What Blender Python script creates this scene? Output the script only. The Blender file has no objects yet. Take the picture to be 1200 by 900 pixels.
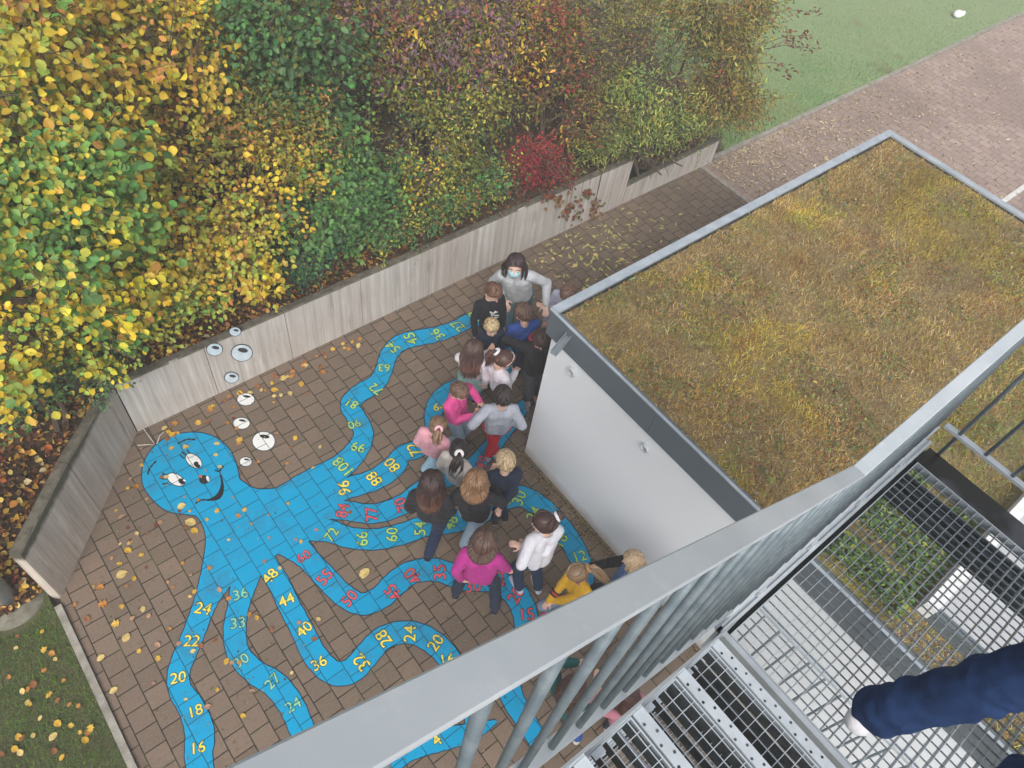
import bpy, bmesh, math, random
import numpy as np
from mathutils import Vector, Matrix
random.seed(7); rng = np.random.default_rng(7)
S = bpy.context.scene
C = S.collection
# ------------------------------------------------------------------ camera
CAM_H = 7.0
F = 872.41
Rm = np.array([[0.77653128, -0.44246459, 0.44858027],
               [-0.6198553, -0.66419074, 0.41788762],
               [0.11304239, -0.60255767, -0.79002891]])      # world <- (right, down, forward)
cd = bpy.data.cameras.new('camera'); cam = bpy.data.objects.new('camera', cd); C.objects.link(cam)
cd.lens = 36.0 * F / 1200.0; cd.sensor_width = 36.0; cd.clip_start = 0.02; cd.clip_end = 500
mw = Matrix.Identity(4)
for i in range(3):
    mw[i][0] = Rm[i, 0]; mw[i][1] = -Rm[i, 1]; mw[i][2] = -Rm[i, 2]
mw[2][3] = CAM_H
cam.matrix_world = mw
S.camera = cam
# ------------------------------------------------------------------ sky, sun, exposure
SUN_EL, SUN_AZ = 45.0, 220.0
W = bpy.data.worlds.new('World'); S.world = W; W.use_nodes = True
nt = W.node_tree; nt.nodes.clear()
sky = nt.nodes.new('ShaderNodeTexSky'); sky.sky_type = 'NISHITA'; sky.sun_disc = False
sky.sun_elevation = math.radians(SUN_EL); sky.sun_rotation = math.radians(SUN_AZ)
sky.air_density = 1.0; sky.dust_density = 6.0; sky.ozone_density = 1.0
hs = nt.nodes.new('ShaderNodeHueSaturation'); hs.inputs['Saturation'].default_value = 0.30
bg = nt.nodes.new('ShaderNodeBackground'); bg.inputs['Strength'].default_value = 0.15
wo = nt.nodes.new('ShaderNodeOutputWorld')
nt.links.new(sky.outputs[0], hs.inputs['Color']); nt.links.new(hs.outputs[0], bg.inputs[0]); nt.links.new(bg.outputs[0], wo.inputs[0])
sl = bpy.data.lights.new('sun', 'SUN'); sl.energy = 1.35; sl.angle = math.radians(18); sl.color = (1.0, 0.985, 0.96)
so = bpy.data.objects.new('sun', sl); C.objects.link(so)
so.rotation_euler = (math.radians(90 - SUN_EL), 0, math.radians(180 - SUN_AZ))
S.view_settings.view_transform = 'Standard'; S.view_settings.look = 'None'
S.view_settings.exposure = 0.25; S.view_settings.gamma = 1.0
try:
    S.view_settings.use_curve_mapping = False
except Exception:
    pass
S.render.engine = 'CYCLES'
S.cycles.max_bounces = 6; S.cycles.diffuse_bounces = 3; S.cycles.transparent_max_bounces = 6; S.cycles.volume_bounces = 1

# ------------------------------------------------------------------ helpers
def P(px, py, z=0.0):
    """photo pixel (1200x900) -> world point at height z (real measured position)"""
    d = Rm @ np.array([px - 600, py - 450, F]); t = (z - CAM_H) / d[2]
    return np.array([d[0] * t, d[1] * t, z])
def PYp(px, py, y):
    d = Rm @ np.array([px - 600, py - 450, F]); t = y / d[1]
    return np.array([d[0] * t, y, CAM_H + d[2] * t])
def PXp(px, py, x):
    d = Rm @ np.array([px - 600, py - 450, F]); t = x / d[0]
    return np.array([x, d[1] * t, CAM_H + d[2] * t])

def tag(o, label=None, cat=None, group=None, kind=None):
    if label: o['label'] = label
    if cat: o['category'] = cat
    if group: o['group'] = group
    if kind: o['kind'] = kind
    return o
def empty(name, loc, label=None, cat=None, group=None):
    o = bpy.data.objects.new(name, None); C.objects.link(o); o.location = tuple(loc)
    o.empty_display_size = 0.1
    tag(o, label, cat, group)
    return o
def link(name, me, mat=None, parent=None, label=None):
    """mesh data given in world coordinates"""
    o = bpy.data.objects.new(name, me); C.objects.link(o)
    if mat is not None:
        for m in (mat if isinstance(mat, (list, tuple)) else [mat]): me.materials.append(m)
    if parent is not None:
        o.parent = parent
        if parent.type == 'EMPTY': o.matrix_parent_inverse = Matrix.Translation(-parent.location)
        # keep mesh coordinates: parent sits at its base, mesh is stored in world coordinates
    if label: o['label'] = label
    return o
def pm(name, verts, faces, mat=None, parent=None, smooth=False, label=None):
    me = bpy.data.meshes.new(name); me.from_pydata([tuple(map(float, v)) for v in verts], [], faces); me.update()
    if smooth: me.polygons.foreach_set('use_smooth', [True] * len(me.polygons))
    return link(name, me, mat, parent, label)
class MB:
    def __init__(s): s.v = []; s.f = []
    def box(s, x0, x1, y0, y1, z0, z1):
        b = len(s.v)
        s.v += [(x0,y0,z0),(x1,y0,z0),(x1,y1,z0),(x0,y1,z0),(x0,y0,z1),(x1,y0,z1),(x1,y1,z1),(x0,y1,z1)]
        s.f += [(b,b+3,b+2,b+1),(b+4,b+5,b+6,b+7),(b,b+1,b+5,b+4),(b+1,b+2,b+6,b+5),(b+2,b+3,b+7,b+6),(b+3,b,b+4,b+7)]
        return s
    def hexa(s, bot, top):
        b = len(s.v); n = len(bot); s.v += list(bot) + list(top)
        s.f += [tuple(b + i for i in reversed(range(n))), tuple(b + n + i for i in range(n))]
        for i in range(n):
            j = (i + 1) % n; s.f.append((b+i, b+j, b+n+j, b+n+i))
        return s
    def tube(s, pts, rs, n=8, cap=True):
        pts = [np.array(p, float) for p in pts]
        if not hasattr(rs, '__len__'): rs = [rs] * len(pts)
        b = len(s.v); prev = None
        for i, p in enumerate(pts):
            d = pts[min(i+1, len(pts)-1)] - pts[max(i-1, 0)]; d = d / (np.linalg.norm(d) + 1e-9)
            if prev is None:
                a = np.array([0,0,1.]) if abs(d[2]) < .9 else np.array([1.,0,0])
                u = np.cross(d, a)
            else:
                u = prev - d * (prev @ d)
            u /= np.linalg.norm(u) + 1e-9; prev = u; w = np.cross(d, u)
            for k in range(n):
                t = 2 * math.pi * k / n
                s.v.append(tuple(p + rs[i] * (math.cos(t) * u + math.sin(t) * w)))
        for i in range(len(pts) - 1):
            for k in range(n):
                k2 = (k + 1) % n
                s.f.append((b+i*n+k, b+i*n+k2, b+(i+1)*n+k2, b+(i+1)*n+k))
        if cap:
            s.f.append(tuple(b + k for k in reversed(range(n)))); e = b + (len(pts)-1)*n
            s.f.append(tuple(e + k for k in range(n)))
        return s
    def ball(s, c, r, n=10, m=7, rot=None):
        r = np.array(r if hasattr(r, '__len__') else (r, r, r), float); c = np.array(c, float); b = len(s.v)
        R3 = np.eye(3) if rot is None else rot
        for i in range(1, m):
            th = math.pi * i / m
            for k in range(n):
                ph = 2 * math.pi * k / n
                s.v.append(tuple(c + R3 @ (r * np.array([math.sin(th)*math.cos(ph), math.sin(th)*math.sin(ph), math.cos(th)]))))
        s.v.append(tuple(c + R3 @ (r * np.array([0,0,1.])))); s.v.append(tuple(c - R3 @ (r * np.array([0,0,1.]))))
        T = b + (m-1)*n; Bt = T + 1
        for i in range(m - 2):
            for k in range(n):
                k2 = (k+1) % n; s.f.append((b+i*n+k, b+(i+1)*n+k, b+(i+1)*n+k2, b+i*n+k2))
        for k in range(n):
            k2 = (k+1) % n; s.f.append((T, b+k, b+k2)); s.f.append((Bt, b+(m-2)*n+k2, b+(m-2)*n+k))
        return s
    def cap(s, p0, r0, p1, r1, n=10):       # tapered capsule
        s.ball(p0, r0, n, 6); s.ball(p1, r1, n, 6); s.tube([p0, p1], [r0*.995, r1*.995], n); return s
    def build(s, name, mat, parent=None, smooth=False, label=None):
        return pm(name, s.v, s.f, mat, parent, smooth, label)

# ------------------------------------------------------------------ materials
def newmat(name):
    m = bpy.data.materials.new(name); m.use_nodes = True
    n = m.node_tree; b = n.nodes['Principled BSDF']
    return m, n, b
def N(n, t, **k):
    x = n.nodes.new(t)
    for a, v in k.items(): setattr(x, a, v)
    return x
def math_(n, op, a, b=None):
    x = N(n, 'ShaderNodeMath', operation=op)
    for i, v in enumerate((a, b)):
        if v is None: continue
        if isinstance(v, (int, float)): x.inputs[i].default_value = v
        else: n.links.new(v, x.inputs[i])
    return x.outputs[0]
def mix(n, fac, a, b, bt='MIX'):
    x = N(n, 'ShaderNodeMix', data_type='RGBA', blend_type=bt)
    if isinstance(fac, (int, float)): x.inputs[0].default_value = fac
    else: n.links.new(fac, x.inputs[0])
    for i, v in ((6, a), (7, b)):
        if isinstance(v, (tuple, list)): x.inputs[i].default_value = (*v[:3], 1)
        else: n.links.new(v, x.inputs[i])
    return x.outputs[2]
def ramp(n, fac, pts):
    r = N(n, 'ShaderNodeValToRGB'); n.links.new(fac, r.inputs[0])
    e = r.color_ramp.elements
    while len(e) < len(pts): e.new(0.5)
    for i, (p, c) in enumerate(pts):
        e[i].position = p; e[i].color = (*c, 1) if hasattr(c, '__len__') else (c, c, c, 1)
    return r.outputs[0]
def noise(n, vec, scale, detail=4, rough=.6, out='Fac'):
    x = N(n, 'ShaderNodeTexNoise'); x.inputs['Scale'].default_value = scale; x.inputs['Detail'].default_value = detail
    x.inputs['Roughness'].default_value = rough
    if vec is not None: n.links.new(vec, x.inputs['Vector'])
    return x.outputs[out]
def bump(n, b, h, strength=.3, dist=.01):
    x = N(n, 'ShaderNodeBump'); x.inputs['Strength'].default_value = strength; x.inputs['Distance'].default_value = dist
    n.links.new(h, x.inputs['Height']); n.links.new(x.outputs[0], b.inputs['Normal']); return x
def pos(n): return N(n, 'ShaderNodeNewGeometry').outputs['Position']
def objc(n): return N(n, 'ShaderNodeTexCoord').outputs['Object']
def M(name, c1, c2=None, scale=8, rough=.7, bmp=.0, bscale=None, metal=0.0, spec=.5, dist=.01, sheen=0):
    m, n, b = newmat(name); v = objc(n)
    c2 = c2 or tuple(x * .8 for x in c1)
    f = noise(n, v, scale)
    n.links.new(mix(n, ramp(n, f, [(.35, 0.0), (.65, 1.0)]), c1, c2), b.inputs['Base Color'])
    b.inputs['Roughness'].default_value = rough; b.inputs['Metallic'].default_value = metal
    b.inputs['Specular IOR Level'].default_value = spec
    if sheen: b.inputs['Sheen Weight'].default_value = sheen
    if bmp: bump(n, b, noise(n, v, bscale or scale * 4, 6), bmp, dist)
    return m
def combine(n, x, y, z=0.0):
    c = N(n, 'ShaderNodeCombineXYZ')
    for i, v in enumerate((x, y, z)):
        if isinstance(v, (int, float)): c.inputs[i].default_value = v
        else: n.links.new(v, c.inputs[i])
    return c.outputs[0]
def sep(n, v):
    s = N(n, 'ShaderNodeSeparateXYZ'); n.links.new(v, s.inputs[0]); return s.outputs
def pavers(n, pitch_x, pitch_y, mortar, phase=(0, 0), wob=.006):
    """returns (joint factor 0..1, per-brick random colour) ; columns run along world Y"""
    p = pos(n)
    dn = N(n, 'ShaderNodeVectorMath', operation='SCALE'); dn.inputs['Scale'].default_value = wob
    sb = N(n, 'ShaderNodeVectorMath', operation='SUBTRACT'); sb.inputs[1].default_value = (.5, .5, .5)
    n.links.new(noise(n, p, 4.0, 2, .5, 'Color'), sb.inputs[0]); n.links.new(sb.outputs[0], dn.inputs[0])
    ad = N(n, 'ShaderNodeVectorMath', operation='ADD'); n.links.new(p, ad.inputs[0]); n.links.new(dn.outputs[0], ad.inputs[1])
    s = sep(n, ad.outputs[0])
    v = combine(n, math_(n, 'ADD', s[1], phase[1]), math_(n, 'ADD', s[0], phase[0]), 0.0)
    br = N(n, 'ShaderNodeTexBrick'); n.links.new(v, br.inputs['Vector'])
    br.offset = .5; br.offset_frequency = 2; br.squash = 1
    br.inputs['Scale'].default_value = 1.0; br.inputs['Brick Width'].default_value = pitch_y; br.inputs['Row Height'].default_value = pitch_x
    br.inputs['Mortar Size'].default_value = mortar; br.inputs['Mortar Smooth'].default_value = .15; br.inputs['Bias'].default_value = 0
    br.inputs['Color1'].default_value = (0, 0, 0, 1); br.inputs['Color2'].default_value = (1, 1, 1, 1); br.inputs['Mortar'].default_value = (.5, .5, .5, 1)
    return br.outputs['Fac'], br.outputs['Color'], p
PX_, PY_ = .1835, .1865
PH = (.031 + .1835 * 40, .02 + .1865 * 40)

def court_material():
    m, n, b = newmat('concrete_pavers')
    j, rc, p = pavers(n, PX_, PY_, .0052, PH)
    base = mix(n, rc, (.150, .104, .074), (.222, .156, .112))
    big = ramp(n, noise(n, p, .55, 4), [(.35, 0.0), (.65, 1.0)])
    base = mix(n, math_(n, 'MULTIPLY', big, .55), base, (.105, .084, .064))
    fine = noise(n, p, 60, 5, .75)
    base = mix(n, math_(n, 'MULTIPLY', ramp(n, fine, [(.42, 0.0), (.72, 1.0)]), .55), base, (.26, .21, .17))
    fine2 = noise(n, p, 22, 4, .7)
    base = mix(n, math_(n, 'MULTIPLY', ramp(n, fine2, [(.25, 1.0), (.48, 0.0)]), .6), base, (.10, .085, .06))
    moss = ramp(n, noise(n, p, 1.7, 5, .7), [(.52, 0.0), (.66, 1.0)])
    jc = mix(n, moss, (.035, .027, .020), (.065, .085, .022))
    col = mix(n, j, base, jc)
    # fine debris in and beside the joints
    deb = math_(n, 'MULTIPLY', ramp(n, noise(n, p, 35, 3, .8), [(.6, 0.0), (.66, 1.0)]), moss)
    col = mix(n, math_(n, 'MULTIPLY', deb, .5), col, (.10, .11, .035))
    n.links.new(col, b.inputs['Base Color']); b.inputs['Roughness'].default_value = .85
    b.inputs['Specular IOR Level'].default_value = .3
    h = math_(n, 'ADD', math_(n, 'MULTIPLY', j, -1.0), math_(n, 'MULTIPLY', fine, .25))
    h = math_(n, 'ADD', h, math_(n, 'MULTIPLY', sep(n, rc)[0], .25))
    bump(n, b, h, .8, .008)
    return m
def paint_material(name, col, wear=(.16, .125, .095), worn=.25):
    m, n, b = newmat(name)
    j, rc, p = pavers(n, PX_, PY_, .0032, PH)
    c = mix(n, math_(n, 'MULTIPLY', sep(n, rc)[0], .25), col, tuple(x * .82 for x in col))
    w = ramp(n, noise(n, p, 14, 6, .75), [(.60, 0.0), (.70, 1.0)])
    w2 = ramp(n, noise(n, p, 1.6, 3, .6), [(.45, .15), (.62, 1.0)])
    w = math_(n, 'MULTIPLY', math_(n, 'MULTIPLY', w, w2), worn * 2.6)
    c = mix(n, w, c, wear)
    c = mix(n, math_(n, 'MULTIPLY', j, .88), c, (.012, .03, .04))
    grime = math_(n, 'MULTIPLY', ramp(n, noise(n, p, 2.3, 6, .72), [(.50, 0.0), (.66, 1.0)]), ramp(n, noise(n, p, 40, 4, .8), [(.35, .25), (.6, 1.0)]))
    c = mix(n, math_(n, 'MULTIPLY', grime, .45), c, (.07, .075, .065))
    n.links.new(c, b.inputs['Base Color']); b.inputs['Roughness'].default_value = .75; b.inputs['Specular IOR Level'].default_value = .2
    h = math_(n, 'ADD', math_(n, 'MULTIPLY', j, -1.0), math_(n, 'MULTIPLY', noise(n, p, 60, 5, .75), .25))
    bump(n, b, h, .7, .006)
    return m
def leafmat(name, trans=.25, rough=.55):
    m, n, b = newmat(name)
    a = N(n, 'ShaderNodeAttribute', attribute_name='tint').outputs['Color']
    v = noise(n, pos(n), 45, 3)
    c = mix(n, math_(n, 'MULTIPLY', ramp(n, v, [(.35, 0.0), (.7, 1.0)]), .3), a, mix(n, 1.0, a, (.6, .5, .35), 'MULTIPLY'))
    n.links.new(c, b.inputs['Base Color']); b.inputs['Roughness'].default_value = rough
    b.inputs['Specular IOR Level'].default_value = .35
    t = N(n, 'ShaderNodeBsdfTranslucent'); n.links.new(c, t.inputs[0])
    ms = N(n, 'ShaderNodeMixShader'); ms.inputs[0].default_value = trans
    o = n.nodes['Material Output']; n.links.new(b.outputs[0], ms.inputs[1]); n.links.new(t.outputs[0], ms.inputs[2]); n.links.new(ms.outputs[0], o.inputs[0])
    return m
MAT = dict(
    court=court_material(),
    leaf=leafmat('leaf_tissue'), dry=leafmat('dry_leaf', .1, .6), grass=leafmat('grass_blade', .15, .7),
    steel=M('galvanised_steel', (.50, .55, .59), (.60, .65, .69), 9, .42, .05, 60, .35),
    steel_dark=M('galvanised_steel_weathered', (.26, .30, .33), (.36, .40, .43), 12, .5, .05, 60, .35),
    bark=M('bark', (.13, .095, .065), (.07, .05, .035), 20, .9, .4),
)

# ------------------------------------------------------------------ setting: ground sheets
def sheet(name, poly, z, mat, kind='structure'):
    o = pm(name, [(x, y, z) for x, y in poly], [tuple(range(len(poly)))], mat)
    o['kind'] = kind; return o
soilm = M('soil', (.055, .038, .024), (.10, .07, .042), 6, .95, .5)
sheet('ground', [(-300, -300), (300, -300), (300, 300), (-300, 300)], -.06, soilm)
court = sheet('paved_court', [(-1.02, -6), (9.24, -6), (9.24, 5.43), (.22, 5.46), (-1.02, 4.12)], 0.0, MAT['court'])

# plaza beyond the building: smaller reddish pavers
m, n, b = newmat('red_pavers')
j, rc, p = pavers(n, .16, .22, .008, (3.03, 5.07), .09)
base = mix(n, rc, (.29, .21, .18), (.40, .30, .26))
base = mix(n, ramp(n, noise(n, p, .5, 4), [(.4, 0.0), (.65, .75)]), base, (.20, .145, .12))
base = mix(n, math_(n, 'MULTIPLY', ramp(n, noise(n, p, 30, 5, .8), [(.45, 0.0), (.7, 1.0)]), .6), base, (.40, .30, .25))
n.links.new(mix(n, math_(n, 'MULTIPLY', j, .45), base, (.07, .055, .045)), b.inputs['Base Color']); b.inputs['Roughness'].default_value = .85
bump(n, b, math_(n, 'MULTIPLY', j, -1.0), .6, .008)
plaza = sheet('plaza_paving', [(9.32, -30), (90, -30), (90, 5.43), (9.32, 5.43)], 0.0, m)
concm = M('edging_concrete', (.36, .33, .29), (.22, .20, .165), 10, .9, .3, 60)
def edging(name, x0, x1, y0, y1, z1):
    o = MB().box(x0, x1, y0, y1, -.05, z1).build(name, concm); o['kind'] = 'structure'; return o
edging('paving_edge_strip', 9.242, 9.318, -6, 5.43, .006)
edging('lawn_edging', 9.60, 90, 5.435, 5.51, .035)
edging('lawn_edging', -1.085, -1.025, -8, 4.02, .03)
# pale transverse drainage strip and painted white line on the plaza
line_m = M('road_paint', (.72, .72, .70), (.55, .55, .53), 12, .7)
a0, a1 = P(1178, 238)[:2], P(1240, 196)[:2]
ln = sheet('painted_line', [(a0[0], a0[1]), (a1[0], a0[1]), (a1[0], a0[1] + .085), (a0[0], a0[1] + .085)], .004, line_m)

# field lawn
m, n, b = newmat('lawn'); p = pos(n)
c = mix(n, noise(n, p, .8, 5), (.19, .28, .13), (.27, .36, .18))
c = mix(n, ramp(n, noise(n, p, 25, 4, .8), [(.4, 0.0), (.7, .8)]), c, (.27, .31, .15))
c = mix(n, ramp(n, noise(n, p, 1.1, 3), [(.62, 0.0), (.72, .7)]), c, (.22, .17, .09))
n.links.new(c, b.inputs['Base Color']); b.inputs['Roughness'].default_value = .9
bump(n, b, noise(n, p, 40, 5, .8), .8, .03)
LAWN = m
sheet('field_lawn', [(9.56, 5.515), (90, 5.515), (90, 90), (9.56, 90)], .012, LAWN)
sheet('corner_lawn', [(-1.09, -8), (-1.09, 4.3), (-9, 4.3), (-9, -8)], .012, M('corner_turf', (.075, .10, .035), (.11, .095, .05), 7, .95, .8, 40, dist=.03))

# slope behind the retaining wall
def y0(x):
    if x >= .23: return 5.53
    if x > -1.12: return 5.45 + (x - .23) * 1.0726 + .17
    return 4.17
def terr(x, y):
    s = y - y0(x)
    top = .70 if x > .2 else max(0.02, .70 + (x - .2) * .50)
    if x < -1.12: top = 0.03
    if x > 7.3: top *= max(0.0, 1 - (x - 7.3) / 1.2) * .75 + .22
    if x > 9.3: top -= (x - 9.3) * .2
    up = .32 * max(s - .1, 0) if s < 8 else .32 * 7.9
    if x > 8: up *= max(0, 1 - (x - 8) / 4.5)
    if x > 11: top -= .3
    if x < .2: top = top + min(.45 * max(s, 0), .70 - top) if top < .70 else top
    return top + up
vs, fs = [], []
xs = np.arange(-8, 16.01, .2); ss = np.concatenate([np.arange(0, 3, .15), np.arange(3, 16, .6)])
for x in xs:
    for s in ss:
        y = y0(x) + s
        vs.append((x, y, terr(x, y) + (random.uniform(-.025, .025) if s > 0 else -.02)))
ns = len(ss)
for i in range(len(xs) - 1):
    for k in range(ns - 1):
        a = i * ns + k; fs.append((a, a + ns, a + ns + 1, a + 1))
m, n, b = newmat('leaf_litter_soil'); p = pos(n)
c = mix(n, ramp(n, noise(n, p, 9, 5, .7), [(.4, 0.0), (.6, 1.0)]), (.045, .030, .020), (.10, .058, .032))
c = mix(n, ramp(n, noise(n, p, 28, 4, .8), [(.55, 0.0), (.65, .8)]), c, (.15, .085, .035))
n.links.new(c, b.inputs['Base Color']); b.inputs['Roughness'].default_value = .95; bump(n, b, noise(n, p, 25, 5, .8), 1.0, .03)
o = pm('hillside', vs, fs, m, smooth=True); o['kind'] = 'structure'

# ------------------------------------------------------------------ retaining wall
m, n, b = newmat('board_marked_concrete'); p = pos(n); s_ = sep(n, p)
run = math_(n, 'ADD', s_[0], math_(n, 'MULTIPLY', s_[1], .45))
boards = noise(n, combine(n, math_(n, 'MULTIPLY', run, 14.0), 0.0, math_(n, 'MULTIPLY', s_[2], .35)), 1.0, 4, .75)
c = mix(n, ramp(n, boards, [(.38, 0.0), (.62, 1.0)]), (.37, .345, .315), (.60, .575, .54))
c = mix(n, ramp(n, noise(n, p, 1.3, 4), [(.4, 0.0), (.7, .6)]), c, (.40, .335, .29))
grime = noise(n, combine(n, math_(n, 'MULTIPLY', run, 9.0), 0.0, math_(n, 'MULTIPLY', s_[2], 1.2)), 1.0, 5, .7)
c = mix(n, ramp(n, grime, [(.55, 0.0), (.75, .75)]), c, (.19, .18, .155))
hz = math_(n, 'ADD', math_(n, 'MULTIPLY', s_[2], 1.0), math_(n, 'MULTIPLY', noise(n, p, 6, 5, .8), .16))
edge = ramp(n, hz, [(.86, 0.0), (.93, 1.0)])
c = mix(n, edge, c, (.085, .085, .060))
n.links.new(c, b.inputs['Base Color']); b.inputs['Roughness'].default_value = .88
bump(n, b, math_(n, 'ADD', boards, math_(n, 'MULTIPLY', noise(n, p, 70, 4, .8), .3)), .35, .012)
WALLM = m
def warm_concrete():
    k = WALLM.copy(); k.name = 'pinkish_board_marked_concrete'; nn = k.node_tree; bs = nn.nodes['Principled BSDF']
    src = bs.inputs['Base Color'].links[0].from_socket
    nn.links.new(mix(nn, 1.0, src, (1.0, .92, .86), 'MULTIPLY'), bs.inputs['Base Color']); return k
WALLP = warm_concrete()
mossm = M('wall_top_moss', (.15, .13, .10), (.065, .06, .045), 14, .95, .6, 60)
wall = empty('retaining_wall', (3.5, 5.43, 0), 'long grey board-marked concrete retaining wall bending round the paved court', 'retaining wall')
def wall_panel(p0, p1, h0, h1, th=.10):
    p0 = np.array(p0, float); p1 = np.array(p1, float); d = (p1 - p0) / np.linalg.norm(p1 - p0); nrm = np.array([-d[1], d[0]])
    q0 = p0 + d * .004; q1 = p1 - d * .004
    vs = []; nseg = 10; bv = .014
    prof = [(0, -.05), (0, 1.0), (bv, 1.0), (th - bv, 1.0), (th, 1.0), (th, -.05)]
    for i in range(nseg + 1):
        t = i / nseg; q = q0 + (q1 - q0) * t; h = h0 + (h1 - h0) * t
        for (o_, z_) in prof:
            z = z_ if z_ < 0 else (h - bv if o_ in (0, th) else h + random.uniform(-.006, .006))
            w = q + nrm * (o_ + (0 if z_ < 0 else random.uniform(-.002, .002)))
            vs.append((w[0], w[1], z))
    fs = []; k = len(prof)
    for i in range(nseg):
        for j in range(k - 1): a = i*k + j; fs.append((a, a + k, a + k + 1, a + 1))
    fs.append(tuple(range(k - 1, -1, -1))); fs.append(tuple(nseg * k + j for j in range(k)))
    me = bpy.data.meshes.new('wall_panel'); me.from_pydata(vs, [], fs); me.update()
    o = link('wall_panel', me, [WALLM, mossm], wall)
    for f_ in me.polygons:
        if f_.normal.z > .6: f_.material_index = 1
    return o
xw = [.235, 1.14, 2.05, 3.0, 3.97, 5.1, 6.3, 7.46]
for a, c_ in zip(xw[:-1], xw[1:]): wall_panel((a, 5.43), (c_, 5.43), .80, .80)
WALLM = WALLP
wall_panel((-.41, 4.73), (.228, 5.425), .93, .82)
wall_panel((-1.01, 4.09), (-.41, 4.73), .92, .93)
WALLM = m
low = empty('low_retaining_wall', (8.5, 5.43, 0), 'lower concrete wall stub with dark stains between the tall wall and the lawn', 'retaining wall')
_w = wall; wall = low
wall_panel((7.468, 5.43), (8.5, 5.43), .33, .38); wall_panel((8.5, 5.43), (9.52, 5.43), .38, .42)
wall = _w

# ------------------------------------------------------------------ octopus painting on the court
BLUE = paint_material('blue_ground_paint', (.0, .31, .56))
OUT = paint_material('dark_outline_paint', (.015, .03, .06), worn=.1)
WHITE = paint_material('white_ground_paint', (.78, .78, .76), worn=.2)
BLACK = paint_material('black_ground_paint', (.012, .012, .015), worn=.15)
YEL = paint_material('yellow_ground_paint', (.85, .70, .10), worn=.3)
GRN = paint_material('green_ground_paint', (.26, .58, .36), worn=.3)
GRY = paint_material('lime_ground_paint', (.42, .66, .16), worn=.2)
RED = paint_material('red_ground_paint', (.72, .10, .12), worn=.3)
def catmull(pts, k=8):
    pts = [np.array(p, float) for p in pts]; out = []
    pts = [2*pts[0]-pts[1]] + pts + [2*pts[-1]-pts[-2]]
    for i in range(1, len(pts) - 2):
        for t in np.arange(k) / k:
            a, b_, c_, d = pts[i-1:i+3]
            out.append(.5*((2*b_)+(-a+c_)*t+(2*a-5*b_+4*c_-d)*t*t+(-a+3*b_-3*c_+d)*t**3))
    out.append(pts[-2]); return out
arms = [
 [(330,592,20),(368,566,17),(398,548,14),(418,528,12.5),(426,508,11),(417,488,10.5),(409,474,10),(422,461,10.5),(441,449,10),(450,433,9.5),(455,417,9.5),(466,404,9.5),(484,397,9),(511,392,8.5),(534,384,8),(556,374,8),(580,380,8),(597,397,8),(600,415,9)],
 [(345,590,18),(375,584,14),(404,573,12),(439,562,12),(462,546,12.5),(472,532,10),(492,525,10),(507,508,9),(508,484,10),(517,465,9.5),(536,453,8.5),(560,447,8),(585,438,8),(600,426,8)],
 [(350,600,18),(378,597,12),(403,598,11),(437,602,11),(470,592,11),(498,572,11),(525,560,10),(552,548,10),(572,528,10),(590,506,9),(607,482,9),(622,470,4)],
 [(350,615,18),(385,622,13),(410,630,12),(440,632,12),(470,626,12),(500,616,12),(530,612,12),(558,604,12),(590,586,12),(612,582,12),(636,596,12),(655,616,12),(672,640,12),(683,665,11),(686,690,9),(680,712,5)],
 [(325,622,24),(345,640,17),(361,655,13),(380,675,13),(402,697,13),(424,708,12.5),(446,700,13),(462,685,14),(482,671,13),(512,668,13),(545,679,12.5),(578,681,13),(602,694,14),(615,718,14),(616,745,14),(600,775,13),(598,810,13),(612,838,12),(634,872,11)],
 [(303,650,14),(317,668,12.5),(328,686,12.5),(338,708,12.5),(354,738,13),(369,768,14),(390,788,14),(412,786,14),(432,765,14),(450,747,13),(480,741,13),(508,753,13.5),(529,775,13),(545,798,13),(556,830,13),(558,860,11)],
 [(292,665,16),(284,690,14),(279,712,12),(275,738,13),(279,765,13),(298,787,14),(322,802,15),(341,826,15),(354,855,14.5),(366,880,14),(372,910,13)],
 [(262,655,20),(252,680,18),(243,700,14),(236,718,12.5),(224,750,12.5),(210,785,12.5),(211,808,13.5),(226,832,16),(234,860,17),(233,890,16),(245,930,16),(290,960,15),(360,955,15),(425,920,14),(470,885,12),(495,873,13),(520,866,13),(545,860,11),(566,852,7),(582,845,1.5)],
]
bodyp = [(281,562),(300,573),(330,571),(355,562),(380,550),(392,556),(392,572),(378,592),(376,612),(366,630),(350,642),(338,646),(326,648),(314,660),(300,668),(286,676),(268,688),(250,692),(236,686),(237,665),(241,640),(240,622),(232,606),(222,603),(200,600),(186,592),(174,579),(167,565),(168,545),(177,528),(190,516),(207,509),(232,507),(253,513),(268,526),(276,542)]
octo = empty('painted_octopus', P(290, 620), 'bright blue smiling octopus with numbered arms painted on the brown paving', 'ground painting')
def ribbon(pts, extra, z):
    c_ = catmull(pts, 6); L, R = [], []
    for i, q in enumerate(c_):
        d = c_[min(i+1, len(c_)-1)][:2] - c_[max(i-1, 0)][:2]; d /= np.linalg.norm(d) + 1e-9
        nn = np.array([-d[1], d[0]]); w = max(q[2], .8) + extra + .35 * math.sin(i * 1.9)
        L.append(P(*(q[:2] + nn * w), z)); R.append(P(*(q[:2] - nn * w), z))
    k = len(L); return L + R, [(i, i+1, k+i+1, k+i) for i in range(k - 1)]
def up_faces(vs, fs):
    out = []
    for f_ in fs:
        a, b_, c_ = [np.array(vs[i]) for i in f_[:3]]
        out.append(f_ if np.cross(b_-a, c_-a)[2] > 0 else tuple(reversed(f_)))
    return out
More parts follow.
